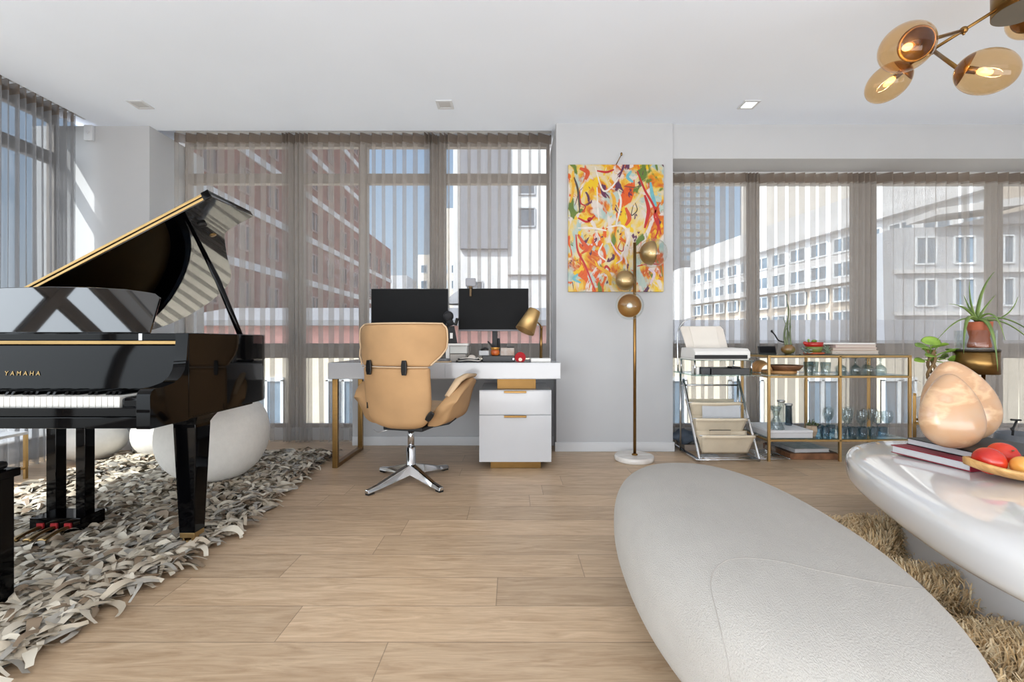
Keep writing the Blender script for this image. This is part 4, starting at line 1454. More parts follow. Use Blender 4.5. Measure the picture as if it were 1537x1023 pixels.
t = thing('painting', 'colourful abstract painting in yellow, orange, red and white on the pillar', 'painting', (0.902, 3.94, 1.39))
X0, X1, Z0, Z1 = 0.488, 1.316, 1.392, 2.494
B(X0, X1, 3.944, 3.979, Z0, Z1, 'canvas', paint_mat(), t, bevel=0.003)
stroke_cols = [(206, 198, 190), (170, 26, 26), (206, 154, 40), (96, 160, 170), (70, 60, 52), (196, 176, 188), (186, 70, 30)]
smats = [pm(f'stroke_{i}', c, 0.4, var=0.12, vscale=25) for i, c in enumerate(stroke_cols)]


def stroke(mb, P, w, mi):
    pts = catmull([(X0 + (X1 - X0) * a, 3.9432, Z1 - (Z1 - Z0) * b) for a, b in P], 7)
    n = len(pts)
    V = []
    for i, p in enumerate(pts):
        d = (pts[min(i + 1, n - 1)] - pts[max(i - 1, 0)]).normalized()
        nn = Vector((-d.z, 0, d.x))
        ww = w * (0.45 + 0.55 * math.sin(PI * (i + .6) / (n + .2)))
        V += [p + nn * ww, p - nn * ww]
    mb.add(V, [(2 * i, 2 * i + 1, 2 * i + 3, 2 * i + 2) for i in range(n - 1)], mi, True)


sb = MB()
for P, w, mi in (([(.28, .02), (.36, .2), (.45, .18), (.53, .1)], .008, 0), ([(.52, .2), (.55, .3), (.50, .48)], .009, 0), ([(.06, .10), (.10, .2), (.12, .38)], .009, 4),
                 ([(.1, .5), (.25, .5), (.4, .52)], .009, 0), ([(.4, .495), (.55, .48), (.62, .53), (.62, .6), (.55, .72)], .010, 0), ([(.08, .55), (.1, .68), (.18, .8), (.28, .99)], .009, 1),
                 ([(.72, .05), (.8, .2), (.9, .34), (.97, .55)], .010, 1), ([(.80, .24), (.84, .36), (.80, .5)], .016, 1), ([(.12, .03), (.2, .06), (.18, .12)], .020, 6),
                 ([(.3, .05), (.4, .06), (.48, .04)], .010, 1), ([(.66, .05), (.62, .1), (.68, .14)], .014, 3), ([(.86, .14), (.88, .24), (.92, .33)], .016, 3),
                 ([(.58, .17), (.68, .18), (.74, .17)], .004, 4), ([(.1, .55), (.16, .62), (.2, .66), (.14, .7)], .016, 6), ([(.3, .18), (.31, .36), (.32, .44)], .007, 0),
                 ([(.12, .2), (.13, .3), (.18, .33), (.14, .38)], .006, 1), ([(.44, .6), (.5, .68), (.56, .74), (.5, .78)], .008, 5), ([(.36, .62), (.32, .7), (.4, .76)], .008, 0),
                 ([(.72, .8), (.85, .78), (.96, .79)], .007, 1), ([(.84, .82), (.9, .86), (.86, .94)], .012, 5), ([(.60, .34), (.64, .42), (.6, .48)], .018, 6),
                 ([(.45, .22), (.48, .28), (.47, .36)], .016, 2), ([(.3, .8), (.42, .86), (.44, .95)], .018, 2), ([(.05, .05), (.05, .2), (.02, .3)], .012, 2),
                 ([(.7, .3), (.72, .36), (.66, .4), (.68, .32)], .005, 4), ([(.55, .6), (.52, .66), (.57, .68), (.58, .62)], .005, 1), ([(.13, .93), (.06, .9), (.1, .86)], .012, 3),
                 ([(.9, .6), (.94, .5), (.9, .4), (.96, .3)], .008, 1), ([(.1, .42), (.2, .45), (.28, .40)], .010, 1), ([(.2, .44), (.24, .42)], .016, 1), ([(.38, .82), (.4, .8), (.44, .83)], .010, 1)):
    stroke(sb, P, w, mi)
bs = sb.build('brushwork', smats, t)
# picture light hook above the painting
t = thing('picture_hook', 'thin brass rod with a small round tip standing above the painting', 'hook', (0.93, 3.93, 2.494))
MB().tube([(0.905, 3.962, 2.495), (0.945, 3.93, 2.575)], [.004, .0035], 8).ell((0.945, 3.93, 2.578), (.010, .010, .016), 12, 8).build('rod', brass_m, t)

# ------------------------------------------------------------------ white upholstered bench
bench_m = pm('white_crepe_boucle', (168, 164, 158), 0.95, var=0.03, vscale=12, bump=0.7, bscale=330, bdist=0.004, stretch=(1.5, 0.7, 1))
t = thing('upholstered_bench', 'long white pebble-shaped upholstered bench in the right foreground', 'bench', (0.723, 1.475, 0))
Mb = Matrix.Rotation(-0.053, 4, 'Z')
MB().ell((0.723, 1.475, 0.249), (0.359, 0.766, 0.213), 96, 48, e1=0.752, e2=0.9, M=Mb).build('cushion', bench_m, t)


def bench_top(lx, ly):
    q = (abs(lx / .359) ** (2 / .9) + abs(ly / .766) ** (2 / .9)) ** (.9 / .752)
    z = .249 + .213 * max(0, 1 - q) ** (.752 / 2)
    p = Mb @ Vector((lx, ly, 0))
    return (0.723 + p.x, 1.475 + p.y, z + 0.0005)


seam = catmull([(-.255, -.60, 0), (-.25, -.50, 0), (-.23, -.41, 0), (-.17, -.375, 0), (-.08, -.40, 0), (.0, -.44, 0), (.10, -.465, 0), (.19, -.45, 0), (.26, -.40, 0), (.29, -.34, 0)], 8)
MB().tube([bench_top(p.x, p.y) for p in seam], .0009, 6).build('seam', pm('seam_thread', (156, 151, 145), 0.9, var=0.05), t)
MB().lathe([(.20, 0), (.22, .06)], (0, 0, 0), 40, M=Matrix.Diagonal((1, 2.2, 1, 1))).build('plinth', pm('plinth_dark', (40, 38, 36), 0.8, var=0.1), t, M=T(.723, 1.475, 0))

# ------------------------------------------------------------------ coffee table
t = thing('coffee_table', 'glossy white pebble-shaped coffee table on a tapered pedestal', 'coffee table', (2.143, 1.6, 0))
gloss_m = pm('white_resin', (224, 223, 224), 0.07, var=0.02, vscale=2.5, two=(227, 225, 222), coat=0.8)
Mt = Matrix.Rotation(-0.333, 4, 'Z')
MB().ell((2.143, 1.6, 0.330), (0.695, 1.008, 0.108), 120, 44, e1=0.486, e2=0.7, M=Mt).build('table_top', gloss_m, t)
q = MB()
prof = [(1.0, 0.0), (0.99, 0.02), (0.90, 0.12), (0.84, 0.24)]
V = []
SG = 64
for r, z in prof:
    for k in range(SG):
        a = 2 * PI * k / SG
        V.append(Mt @ Vector((0.55 * r * math.copysign(abs(math.cos(a)) ** .8, math.cos(a)), 0.78 * r * math.copysign(abs(math.sin(a)) ** .8, math.sin(a)), z)) + Vector((2.143, 1.6, 0)))
fs = [(i * SG + k, i * SG + (k + 1) % SG, (i + 1) * SG + (k + 1) % SG, (i + 1) * SG + k) for i in range(3) for k in range(SG)]
q.add(V, fs, 0, True)
q.add(V[-SG:], [tuple(range(SG))])
q.build('pedestal', pm('white_pedestal', (226, 226, 228), 0.25, var=0.01), t)
TZ = 0.4385


def book(label, M, w, d, h, cover, pages=None, name='book', group=None):
    """Hardback lying flat: local x across, y along the spine at x = 0."""
    c = M @ Vector((w / 2, d / 2, 0))
    t = thing(name, label, 'book', tuple(c), group)
    cv = 0.0035
    q = MB().box(0, w, 0, d, 0, cv, M=M).box(0, w, 0, d, h - cv, h, M=M).box(0, cv, 0, d, cv, h - cv, M=M)
    q.build('cover', cover, t, bevel=0.001)
    MB().box(cv, w - .005, .004, d - .004, cv, h - cv, M=M).build('pages', pages or MATS['paper_white'], t)
    return t


cov_red = pm('cover_crimson', (134, 22, 44), 0.5, var=0.08)
cov_blk = pm('cover_black', (22, 24, 27), 0.4, var=0.1)
pages_g = pm('book_pages', (196, 196, 198), 0.8, var=0.05, vscale=80, stretch=(1, 1, 30))
book('crimson-edged art book at the bottom of the stack under the stone sculpture', T(2.185, 1.88, TZ) @ R('Z', 98.5), 0.33, 0.345, 0.036, cov_red, pages_g, group=None)
book('black-edged art book between the crimson book and the stone sculpture', T(2.32, 1.86, TZ + .0365) @ R('Z', 97), 0.36, 0.40, 0.030, cov_blk, pages_g)
book('white art book lying at the right edge of the table behind the fruit tray', T(2.42, 1.74, TZ) @ R('Z', 12), 0.30, 0.30, 0.042, pm('cover_grey', (66, 68, 70), 0.5, var=0.1), pages_g)
book('thin white magazine on top of the book behind the fruit tray', T(2.43, 1.75, TZ + .0425) @ R('Z', 9), 0.28, 0.28, 0.012, paper_m, pages_g)

# stone sculpture: two leaning onyx lobes
def onyx():
    m = pm('peach_onyx', (194, 163, 134), 0.22, var=0.10, vscale=4, sss=0.15, two=(204, 174, 146), detail=8, stretch=(1.2, 1.2, 2.2), coat=0.3)
    nt = m.node_tree
    b = nt.nodes['Principled BSDF']
    rp = [n for n in nt.nodes if n.type == 'VALTORGB'][0]
    k = rp.color_ramp.elements.new(0.5)
    k.color = (*lin((190, 150, 114)), 1)
    k = rp.color_ramp.elements.new(0.56)
    k.color = (*lin((212, 176, 140)), 1)
    k = rp.color_ramp.elements.new(0.62)
    k.color = (*lin((192, 154, 122)), 1)
    return m


onyx_m = onyx()
SB = TZ + .067
t = thing('stone_sculpture', 'peach onyx sculpture of two leaning rounded lobes standing on the stacked books', 'sculpture', (1.98, 2.02, SB))


def lobe(w, h, d):
    def f(p):
        s = (p.z + 1) / 2
        k = 1.0 - 0.52 * s ** 1.7 + 0.08 * math.sin(PI * s)
        return Vector((p.x * w * k, p.y * d * (1 - .35 * s), (p.z + 1) * h / 2))
    return f


MB().ell((0, 0, 0), (1, 1, 1), 56, 36, fn=lobe(.126, .318, .085), e1=0.86).build('front_lobe', onyx_m, t, M=T(1.893, 1.95, SB) @ R('Z', -8) @ R('Y', 0) @ R('X', -5))
MB().ell((0, 0, 0), (1, 1, 1), 56, 36, fn=lobe(.160, .372, .085), e1=0.86).build('back_lobe', onyx_m, t, M=T(2.095, 2.09, SB) @ R('Z', -14) @ R('Y', -11) @ R('X', -2))

# wooden tray with fruit
t = thing('fruit_tray', 'long leaf-shaped wooden tray of fruit at the right edge of the coffee table', 'tray', (2.05, 1.66, TZ))
tray_m = pm('olive_wood', (196, 144, 82), 0.4, var=0.2, vscale=5, two=(222, 174, 110), stretch=(2, 10, 2), detail=6)
Mr = T(2.03, 1.635, TZ) @ R('Z', -28)


def tray_pt(u, v, dz=0.0):
    s = u * 2 - 1
    half = 0.115 * (max(0.0, 1 - abs(s) ** 2.4)) ** .62 * (1 + .12 * math.sin(5 * s))
    b = v * 2 - 1
    z = 0.008 + 0.040 * abs(b) ** 2.2 * (0.6 + 0.4 * (1 - s * s)) + 0.045 * abs(s) ** 3 + dz
    return Mr @ Vector((s * 0.30, b * half, z))


MB().sheet(lambda u, v: tray_pt(u, v), 40, 16).build('dish', tray_m, t, solid=0.011)
fr_m = []
for i, (c, c2) in enumerate((((176, 22, 26), (206, 58, 34)), ((214, 66, 24), (196, 30, 24)), ((226, 150, 60), (232, 180, 96)), ((150, 14, 30), (190, 40, 36)), ((160, 18, 34), (200, 50, 40)), ((208, 90, 30), (190, 40, 30)))):
    fr_m.append(pm(f'fruit_skin_{i}', c, 0.25, var=0.12, vscale=9, two=c2, coat=0.1))


def fruit(label, c, r, M, mi):
    t = thing('nectarine', label, 'fruit', c, 'fruit in the wooden tray')

    def f(p):
        rr = math.hypot(p.x, p.y) + 1e-6
        z = p.z - .16 * math.exp(-(rr / .28) ** 2) * (1 if p.z > 0 else -.4)
        g = 1 - .10 * math.exp(-((math.atan2(p.y, p.x)) / .35) ** 2)
        return Vector((p.x * g * r, p.y * g * r, z * r * 0.9))
    MB().ell((0, 0, 0), (1, 1, 1), 32, 22, fn=f).build('flesh', fr_m[mi], t, M=T(*c) @ M)
    MB().tube([(0, 0, r * .68), (r * .06, 0, r * .92)], r * .05, 6).build('stalk', stem_m, t, M=T(*c) @ M)


fruit('dark red nectarine at the left end of the wooden tray', (1.840, 1.755, TZ + .064), .052, R('Y', 70) @ R('Z', 20), 0)
fruit('orange-red nectarine behind the leftmost one, against the sculpture', (1.965, 1.82, TZ + .068), .053, R('X', 50), 1)
fruit('yellow nectarine in the middle of the tray front row', (1.905, 1.69, TZ + .058), .042, R('Y', 40), 2)
fruit('deep crimson nectarine right of the yellow one', (1.965, 1.635, TZ + .060), .050, R('Y', 60) @ R('Z', 90), 3)
fruit('crimson nectarine cut by the right edge of the picture', (2.075, 1.70, TZ + .062), .050, R('X', 60), 4)
fruit('orange nectarine between the crimson ones at the back of the tray', (2.02, 1.74, TZ + .052), .040, R('Y', 20), 5)

# ------------------------------------------------------------------ brass bar cart
CX0, CX1, CXM, CY0, CY1 = 2.06, 3.19, 2.63, 3.65, 4.07
ZT, ZM, ZB = 0.845, 0.682, 0.171
t = thing('bar_cart', 'long two-bay brass bar cart with glass shelves in front of the right curtain', 'bar cart', (2.625, 3.86, 0))
R8 = 0.0095
for x in (CX0, CXM, CX1):
    for y in (CY0, CY1):
        B(x - R8, x + R8, y - R8, y + R8, 0, ZT + .006, 'leg', satin_m, t, bevel=0.002)
for nm, z in (('top_rail', ZT), ('middle_rail', ZM), ('bottom_rail', ZB)):
    q = MB()
    for y in (CY0, CY1):
        q.box(CX0, CX1, y - R8, y + R8, z - .012, z + .004)
    for x in (CX0, CXM, CX1):
        q.box(x - R8, x + R8, CY0, CY1, z - .012, z + .004)
    q.build(nm, satin_m, t, bevel=0.002)
    B(CX0 + .004, CX1 - .004, CY0 + .004, CY1 - .004, z + .0045, z + .010, 'glass_shelf', glass_dk_m, t)
S0, S1, S2 = ZB + .0105, ZM + .0105, ZT + .0105


def goblet(label, x, y, z, h, rb, group, flip=False, mat=None, name='wine_glass', foot=True):
    t = thing(name, label, 'glass', (x, y, z), group)
    if foot:
        prof = [(rb * .85, 0), (rb * .8, .003), (.006, .008), (.0045, h * .42), (.012, h * .46), (rb * .75, h * .56), (rb, h * .70), (rb * .96, h * .84), (rb * .80, h)]
    else:
        prof = [(rb * .82, 0), (rb * .86, .004), (rb, h), (rb * .95, h), (rb * .80, .010)]
    if flip:
        prof = [(r, h - zz) for r, zz in reversed(prof)]
    MB().lathe(prof, (x, y, z), 22, cap1=flip, cap0=not flip).build('bowl', mat or glass_thin_m, t)
    return t


g = 'wine glasses standing on the bottom shelf of the bar cart'
base_g = goblet('clear wine glass on the bottom shelf, right bay of the bar cart', 2.80, 3.80, S0, .205, .040, g)
for (x, y) in ((2.72, 3.92), (2.87, 3.93), (2.90, 3.78), (2.99, 3.86), (3.02, 3.76), (3.09, 3.90), (3.12, 3.78), (2.78, 3.99), (2.96, 4.0)):
    dup(base_g, (x, y, S0))
g = 'tumblers on the bottom shelf of the bar cart'
blue_m = thin_glass('blue_glass', (206, 222, 230), 1.6)
tb = goblet('pale blue tumbler in the front row of the bottom shelf', 2.56, 3.72, S0, .085, .036, g, mat=blue_m, name='tumbler', foot=False)
for (x, y) in ((2.69, 3.71), (2.77, 3.70), (2.85, 3.70), (2.93, 3.69), (2.57, 3.81), (2.66, 3.80), (3.01, 3.70)):
    dup(tb, (x, y, S0))
g = 'upturned glasses on the middle shelf of the bar cart'
ug = goblet('upturned clear glass on the middle shelf, right bay of the bar cart', 2.72, 3.76, S1, .135, .040, g, flip=True)
for (x, y) in ((2.80, 3.88), (2.83, 3.75), (2.91, 3.86), (2.94, 3.75), (3.02, 3.88), (3.05, 3.76), (3.12, 3.86)):
    dup(ug, (x, y, S1))
g = 'jars and glasses on the middle shelf, left bay'
jg = goblet('clear straight glass on the middle shelf, left bay of the bar cart', 2.45, 3.76, S1, .10, .038, g, name='tumbler', foot=False)
for (x, y) in ((2.53, 3.82), (2.57, 3.73)):
    dup(jg, (x, y, S1))
# wooden boards and bowl on the middle shelf
wood_m = pm('warm_wood', (178, 124, 70), 0.5, var=0.2, vscale=5, two=(206, 154, 98), stretch=(2, 12, 2), detail=6)
wood_dk = pm('dark_wood', (112, 74, 48), 0.5, var=0.2, vscale=6, two=(146, 100, 68), stretch=(2, 12, 2), detail=6)
t = thing('wooden_bowl', 'wooden serving bowl tipped on its side at the left end of the middle shelf', 'bowl', (2.12, 3.86, S1))
MB().sheet(lambda u, v: (2.125 + .085 * math.cos(PI * (1 - u)) * (.55 + .45 * v), 3.80 + .10 * v, S1 + .012 + .105 * math.sin(PI * u) * (.6 + .4 * v) * (1 - .1 * v)), 20, 6).build('bowl', wood_m, t, solid=0.008)
t = thing('cutting_board', 'round wooden board stack on the middle shelf of the cart, left bay', 'board', (2.24, 3.80, S1))
MB().lathe([(.13, 0), (.135, .006), (.135, .02), (.13, .026)], (2.26, 3.86, S1), 36).build('board', wood_m, t)
t = thing('serving_tray', 'dark wooden tray lying on the board stack on the middle shelf', 'tray', (2.28, 3.82, S1 + .026))
MB().lathe([(.10, 0), (.125, .03), (.13, .045), (.122, .045), (.10, .012)], (2.30, 3.83, S1 + .0265), 36).build('dish', wood_dk, t)
for i, (x, z, m_) in enumerate(((2.345, S1, wood_m), (2.345, S1 + .0285, wood_m))):
    pass
# white boxes, decanters and pots on the bottom shelf
t = thing('game_box', 'large flat white box on the bottom shelf of the cart, left bay', 'box', (2.24, 3.86, S0))
B(2.085, 2.43, 3.675, 4.05, S0, S0 + .042, 'base', pm('box_side', (214, 214, 216), 0.6, var=0.03), t, bevel=0.003)
B(2.083, 2.432, 3.673, 4.052, S0 + .043, S0 + .062, 'lid', pm('box_lid', (230, 231, 234), 0.5, var=0.02), t, bevel=0.003)
SBX = S0 + .0625
t = thing('decanter', 'clear flared glass decanter standing on the white flat box', 'decanter', (2.17, 3.76, SBX))
MB().lathe([(.062, 0), (.064, .006), (.030, .075), (.020, .10), (.024, .14), (.044, .185), (.042, .185), (.018, .10), (.026, .078), (.056, .012)], (2.17, 3.74, SBX), 30, cap1=False).build('body', glass_thin_m, t)
for (x, y, h, lab) in ((2.305, 3.90, .21, 'tall square glass carafe behind the flared decanter'), (2.37, 3.90, .18, 'grey glass bottle beside the leafy pot on the bottom shelf')):
    t = thing('carafe', lab, 'carafe', (x, y, SBX))
    q = MB().lathe([(.026, 0), (.028, .01), (.026, h * .8), (.024, h), (.021, h), (.022, .02)], (x, y, SBX), 20, cap1=False)
    q.build('body', glass_m if h > .2 else thin_glass('grey_glass', (170, 182, 190), 1.5), t)
    MB().lathe([(.029, h - .012), (.031, h - .01), (.031, h + .004), (.028, h + .006)], (x, y, SBX), 20).build('collar', steel_m, t)
t = thing('potted_plant', 'small leafy plant in a tan faceted pot on the bottom shelf', 'plant', (2.475, 3.75, S0))
MB().lathe([(.030, 0), (.046, .045), (.040, .085), (.034, .085), (.030, .07)], (2.475, 3.76, S0), 6, smooth=False).build('pot', pm('tan_pot', (186, 164, 140), 0.7, var=0.1), t)
lv = MB()
rg = random.Random(9)
for k in range(34):
    a, e_ = rg.uniform(0, 6.28), rg.uniform(.2, 1.2)
    d = Vector((math.cos(a) * math.cos(e_), math.sin(a) * math.cos(e_), math.sin(e_)))
    c = Vector((2.475, 3.76, S0 + .085)) + d * rg.uniform(.02, .06)
    lv.ell(c, (.012, .007, .003), 8, 5, M=align(d) @ R('Y', 90))
lv.build('foliage', pm('dusty_green', (84, 98, 66), 0.6, var=0.3, vscale=40), t)
t = thing('glass_cloche', 'small arched glass ornament right of the tan pot on the bottom shelf', 'ornament', (2.515, 3.69, S0))
MB().lathe([(.034, 0), (.034, .05), (.028, .075), (.012, .088), (.001, .090)], (2.55, 3.90, S0), 24).build('dome', glass_m, t)
# things on the cart top
t = thing('tablet', 'small black tablet frame standing on the left end of the cart top', 'tablet', (2.14, 3.86, S2))
Ma = T(2.19, 3.90, S2) @ R('X', -14)
MB().box(-.075, .075, -.006, .006, 0, .068, M=Ma).build('frame', bez_m, t, bevel=0.003)
MB().box(-.066, .066, -.008, -.006, .008, .06, M=Ma).build('screen', scr_m, t)
MB().box(-.03, .03, .004, .05, 0, .006, M=T(2.19, 3.90, S2)).build('foot', bez_m, t)
t = thing('potted_cactus', 'tall thin euphorbia with twisting stems in an ochre and green round pot on the cart', 'plant', (2.335, 3.85, S2))
MB().lathe([(.030, 0), (.050, .018), (.056, .04), (.048, .062), (.036, .07), (.034, .078), (.030, .076)], (2.335, 3.85, S2), 30).build('pot', pm('ochre_glaze', (150, 96, 46), 0.25, var=0.3, vscale=12, two=(112, 108, 60), coat=0.6), t)
MB().lathe([(.031, .074), (.001, .075)], (2.335, 3.85, S2), 20).build('soil', pm('soil', (60, 46, 34), 0.95, var=0.3, vscale=60), t)
cac = pm('grey_green_stem', (112, 122, 92), 0.6, var=0.25, vscale=30)
for (dx, dy, h, sw, r) in ((-.02, 0, .36, .03, .009), (.005, .01, .44, .028, .008), (.02, -.01, .30, .02, .009), (.012, .02, .24, .05, .007), (-.012, -.015, .20, -.03, .008), (.03, .0, .17, .03, .008)):
    pts = [(2.335 + dx + sw * math.sin(4.2 * s + dx * 60) * s, 3.85 + dy + .02 * math.sin(5 * s), S2 + .07 + h * s) for s in [i / 10 for i in range(11)]]
    MB().tube(pts, [r * (1 - .75 * i / 10) for i in range(11)], 7).build('stem', cac, t)
MB().tube(catmull([(2.30, 3.85, S2 + .10), (2.255, 3.85, S2 + .115), (2.225, 3.85, S2 + .16), (2.20, 3.85, S2 + .19)], 4), .006, 7).ell((2.198, 3.85, S2 + .192), (.010, .010, .012), 8, 6).build('stem', blackflat_m, t)
t = thing('painted_planter', 'red and green painted planter with saucer on the cart top', 'planter', (2.52, 3.80, S2))
MB().lathe([(.068, 0), (.078, .008), (.076, .014), (.06, .012)], (2.52, 3.80, S2), 28).build('saucer', pm('orange_clay', (196, 92, 54), 0.6, var=0.1), t)
MB().lathe([(.050, .014), (.062, .04), (.066, .062)], (2.52, 3.80, S2), 28).build('pot', pm('moss_glaze', (110, 124, 58), 0.35, var=0.2, vscale=12, coat=0.4), t)
MB().lathe([(.0662, .062), (.068, .10), (.060, .10), (.058, .07)], (2.52, 3.80, S2), 28).build('rim', pm('red_glaze', (178, 34, 26), 0.35, var=0.15, coat=0.4), t)
MB().ell((2.448, 3.79, S2 + .088), (.026, .014, .016), 14, 10, M=R('Y', 25)).build('spout', MATS['red_glaze'], t)
MB().tube([(2.48, 3.80, S2 + .09), (2.475, 3.80, S2 + .125)], .008, 8).ell((2.53, 3.81, S2 + .108), (.02, .02, .014), 12, 8).build('cactus', leaf_m, t)
t = thing('air_plant', 'small silvery trailing plant at the right of the painted planter', 'plant', (2.62, 3.76, S2))
lv = MB()
for k in range(22):
    a = rg.uniform(0, 6.28)
    h = rg.uniform(.0, .09)
    r = rg.uniform(.03, .075)
    lv.tube(bez((2.635, 3.80, S2 + .008), (2.635 + r * .5 * math.cos(a), 3.80 + r * .4 * math.sin(a), S2 + .02 + h), (2.635 + r * math.cos(a), 3.80 + r * .6 * math.sin(a), S2 + .012 + h * .7), 5), [.004, .004, .0035, .003, .002, .001], 5)
lv.build('leaves', pm('silver_green', (132, 146, 124), 0.5, var=0.25, vscale=30), t)
t = thing('air_plant', 'small dark trailing plant between the ochre pot and the painted planter', 'plant', (2.43, 3.76, S2))
lv = MB()
for k in range(12):
    a = rg.uniform(0, 6.28)
    lv.ell((2.43 + .03 * math.cos(a), 3.76 + .03 * math.sin(a), S2 + .012 + .035 * rg.random()), (.018, .009, .004), 8, 5, M=R('Z', math.degrees(a)) @ R('Y', rg.uniform(-60, 20)))
lv.build('leaves', pm('blue_green', (70, 96, 86), 0.5, var=0.3, vscale=30, two=(170, 186, 170)), t)
bz = S2
for i, (x0, x1, h, c, lab) in enumerate(((2.66, 3.05, .030, (196, 182, 168), 'beige book at the bottom of the pile on the right of the cart top'),
                                       (2.665, 3.035, .022, (190, 160, 140), 'brown-edged book in the middle of the pile on the cart top'),
                                       (2.69, 3.03, .028, (206, 182, 176), 'pink-grey book with dark spine, third in the pile on the cart top'))):
    book(lab, T(x0, 3.78, bz), x1 - x0, .24, h, pm(f'cart_cover_{i}', c, 0.6, var=0.1), pm(f'cart_pages_{i}', (206, 192, 180), 0.8, var=0.06, vscale=60, stretch=(1, 1, 40)), group=None)
    bz += h + .0005
book('white book on top of the pile on the cart top', T(2.60, 3.80, bz), .44, .22, .012, paper_m, paper_m)
# on the floor under the cart
t = thing('floor_crate', 'low dark wooden crate on the floor under the bar cart', 'crate', (2.42, 3.90, 0))
B(2.26, 2.66, 3.70, 4.10, 0.0, .05, 'base', wood_dk, t, bevel=0.004)
B(2.27, 2.65, 3.71, 4.09, .05, .056, 'liner', pm('crate_inside', (70, 48, 34), 0.6, var=0.2), t)
book('white magazine lying on the dark crate under the bar cart', T(2.30, 3.70, .0565) @ R('Z', 4), .30, .30, .030, pm('magazine_white', (214, 212, 210), 0.5, var=0.15, vscale=14, two=(150, 150, 156)), pages_g)
t = thing('wire_rack', 'flat chrome wire rack leaning on the floor left of the dark crate', 'rack', (2.12, 3.85, 0))
q = MB()
for k in range(7):
    q.tube([(1.98 + .015 * k, 3.68 + .05 * k, .012), (2.24, 3.68 + .05 * k, .012)], .004, 6)
q.tube([(1.97, 3.67, .012), (1.97, 3.99, .012)], .005, 6).tube([(2.245, 3.67, .012), (2.245, 3.99, .012)], .005, 6)
q.build('wires', chrome_m, t)
t = thing('glass_disc', 'small round glass lid standing by the cart leg', 'lid', (2.11, 3.78, 0))
MB().lathe([(.045, -.006), (.048, 0), (.045, .006)], (2.12, 3.74, .075), 24, M=R('X', 80)).build('disc', glass_m, t)

# ------------------------------------------------------------------ glass and chrome table with the printer
t = thing('glass_table', 'small chrome table with clear glass top carrying the printer beside the pillar', 'table', (1.70, 3.80, 0))
B(1.425, 2.02, 3.55, 4.02, .690, .700, 'glass_top', glass_dk_m, t, bevel=0.002)
for (x, y) in ((1.47, 3.97), (1.97, 3.97)):
    MB().tube([(x, y, 0.01), (x, y, .69)], .009, 10).build('leg', chrome_m, t)
q = MB()
q.tube([(1.47, 3.97, .58), (1.97, 3.97, .58)], .008, 8).tube([(1.47, 3.97, .02), (1.47, 3.62, .02), (1.97, 3.62, .02), (1.97, 3.97, .02)], .009, 8)
q.build('rail', chrome_m, t)
hp = [(1.46, 4.0, .70), (1.455, 4.0, 1.00), (1.475, 4.0, 1.09), (1.53, 4.0, 1.15), (1.62, 4.0, 1.17)]
MB().tube(catmull(hp, 5), .007, 8).build('handle', chrome_m, t)
TG = .7005
t = thing('riser_shelf', 'clear glass riser with chrome legs under the white printer', 'riser', (1.67, 3.76, TG))
B(1.44, 1.92, 3.60, 3.93, .808, .815, 'shelf', glass_dk_m, t, bevel=0.002)
for (x, y) in ((1.455, 3.62), (1.905, 3.62), (1.455, 3.91), (1.905, 3.91)):
    MB().tube([(x, y, TG), (x, y, .808)], .007, 8).build('leg', chrome_m, t)
PZ = .8155
t = thing('printer', 'white inkjet printer with open paper tray on the glass riser', 'printer', (1.66, 3.72, PZ))
prf = [(3.565, PZ + .012), (3.565, PZ + .066), (3.60, PZ + .090), (3.86, PZ + .096), (3.88, PZ + .012)]
MB().prism(prf, 1.435, 1.870, lambda a, b, d: (d, a, b)).build('body', white_m, t, bevel=0.008)
B(1.430, 1.842, 3.556, 3.567, PZ + .010, PZ + .040, 'paper_slot', blackflat_m, t, bevel=0.003)
B(1.43, 1.86, 3.57, 3.87, PZ, PZ + .012, 'base', white_m, t, bevel=0.004)
Mp = T(1.62, 3.80, PZ + .085) @ R('X', -18)
MB().prism([(-.165, 0), (.180, 0), (.165, .17), (.145, .197), (-.185, .197), (-.197, .18)], -.012, .0, lambda a, b, d: Mp @ Vector((a, d, b))).build('paper_tray', pm('printer_tray', (214, 206, 196), 0.5, var=0.03), t, bevel=0.005)
MB().prism([(-.10, 0), (.115, 0), (.10, .192), (-.125, .192)], -.017, -.012, lambda a, b, d: Mp @ Vector((a, d, b))).build('tray_panel', pm('printer_panel', (220, 213, 203), 0.5, var=0.02), t, bevel=0.002)
t = thing('media_box', 'flat black electronics box on the glass table under the printer', 'box', (1.64, 3.64, TG))
B(1.555, 1.850, 3.545, 3.78, TG, TG + .050, 'case', pm('media_black', (24, 25, 26), 0.3, var=0.1), t, bevel=0.003)
B(1.49, 1.552, 3.56, 3.70, TG, TG + .055, 'end_unit', pm('media_grey', (60, 62, 64), 0.35, var=0.3, vscale=40), t, bevel=0.004)
B(1.73, 1.80, 3.58, 3.66, TG + .050, TG + .062, 'remote', blackflat_m, t, bevel=0.003)
t = thing('white_block', 'small white plastic block standing at the left of the flat black box', 'block', (1.475, 3.66, TG))
B(1.462, 1.484, 3.60, 3.70, TG, TG + .06, 'body', white_m, t, bevel=0.004)
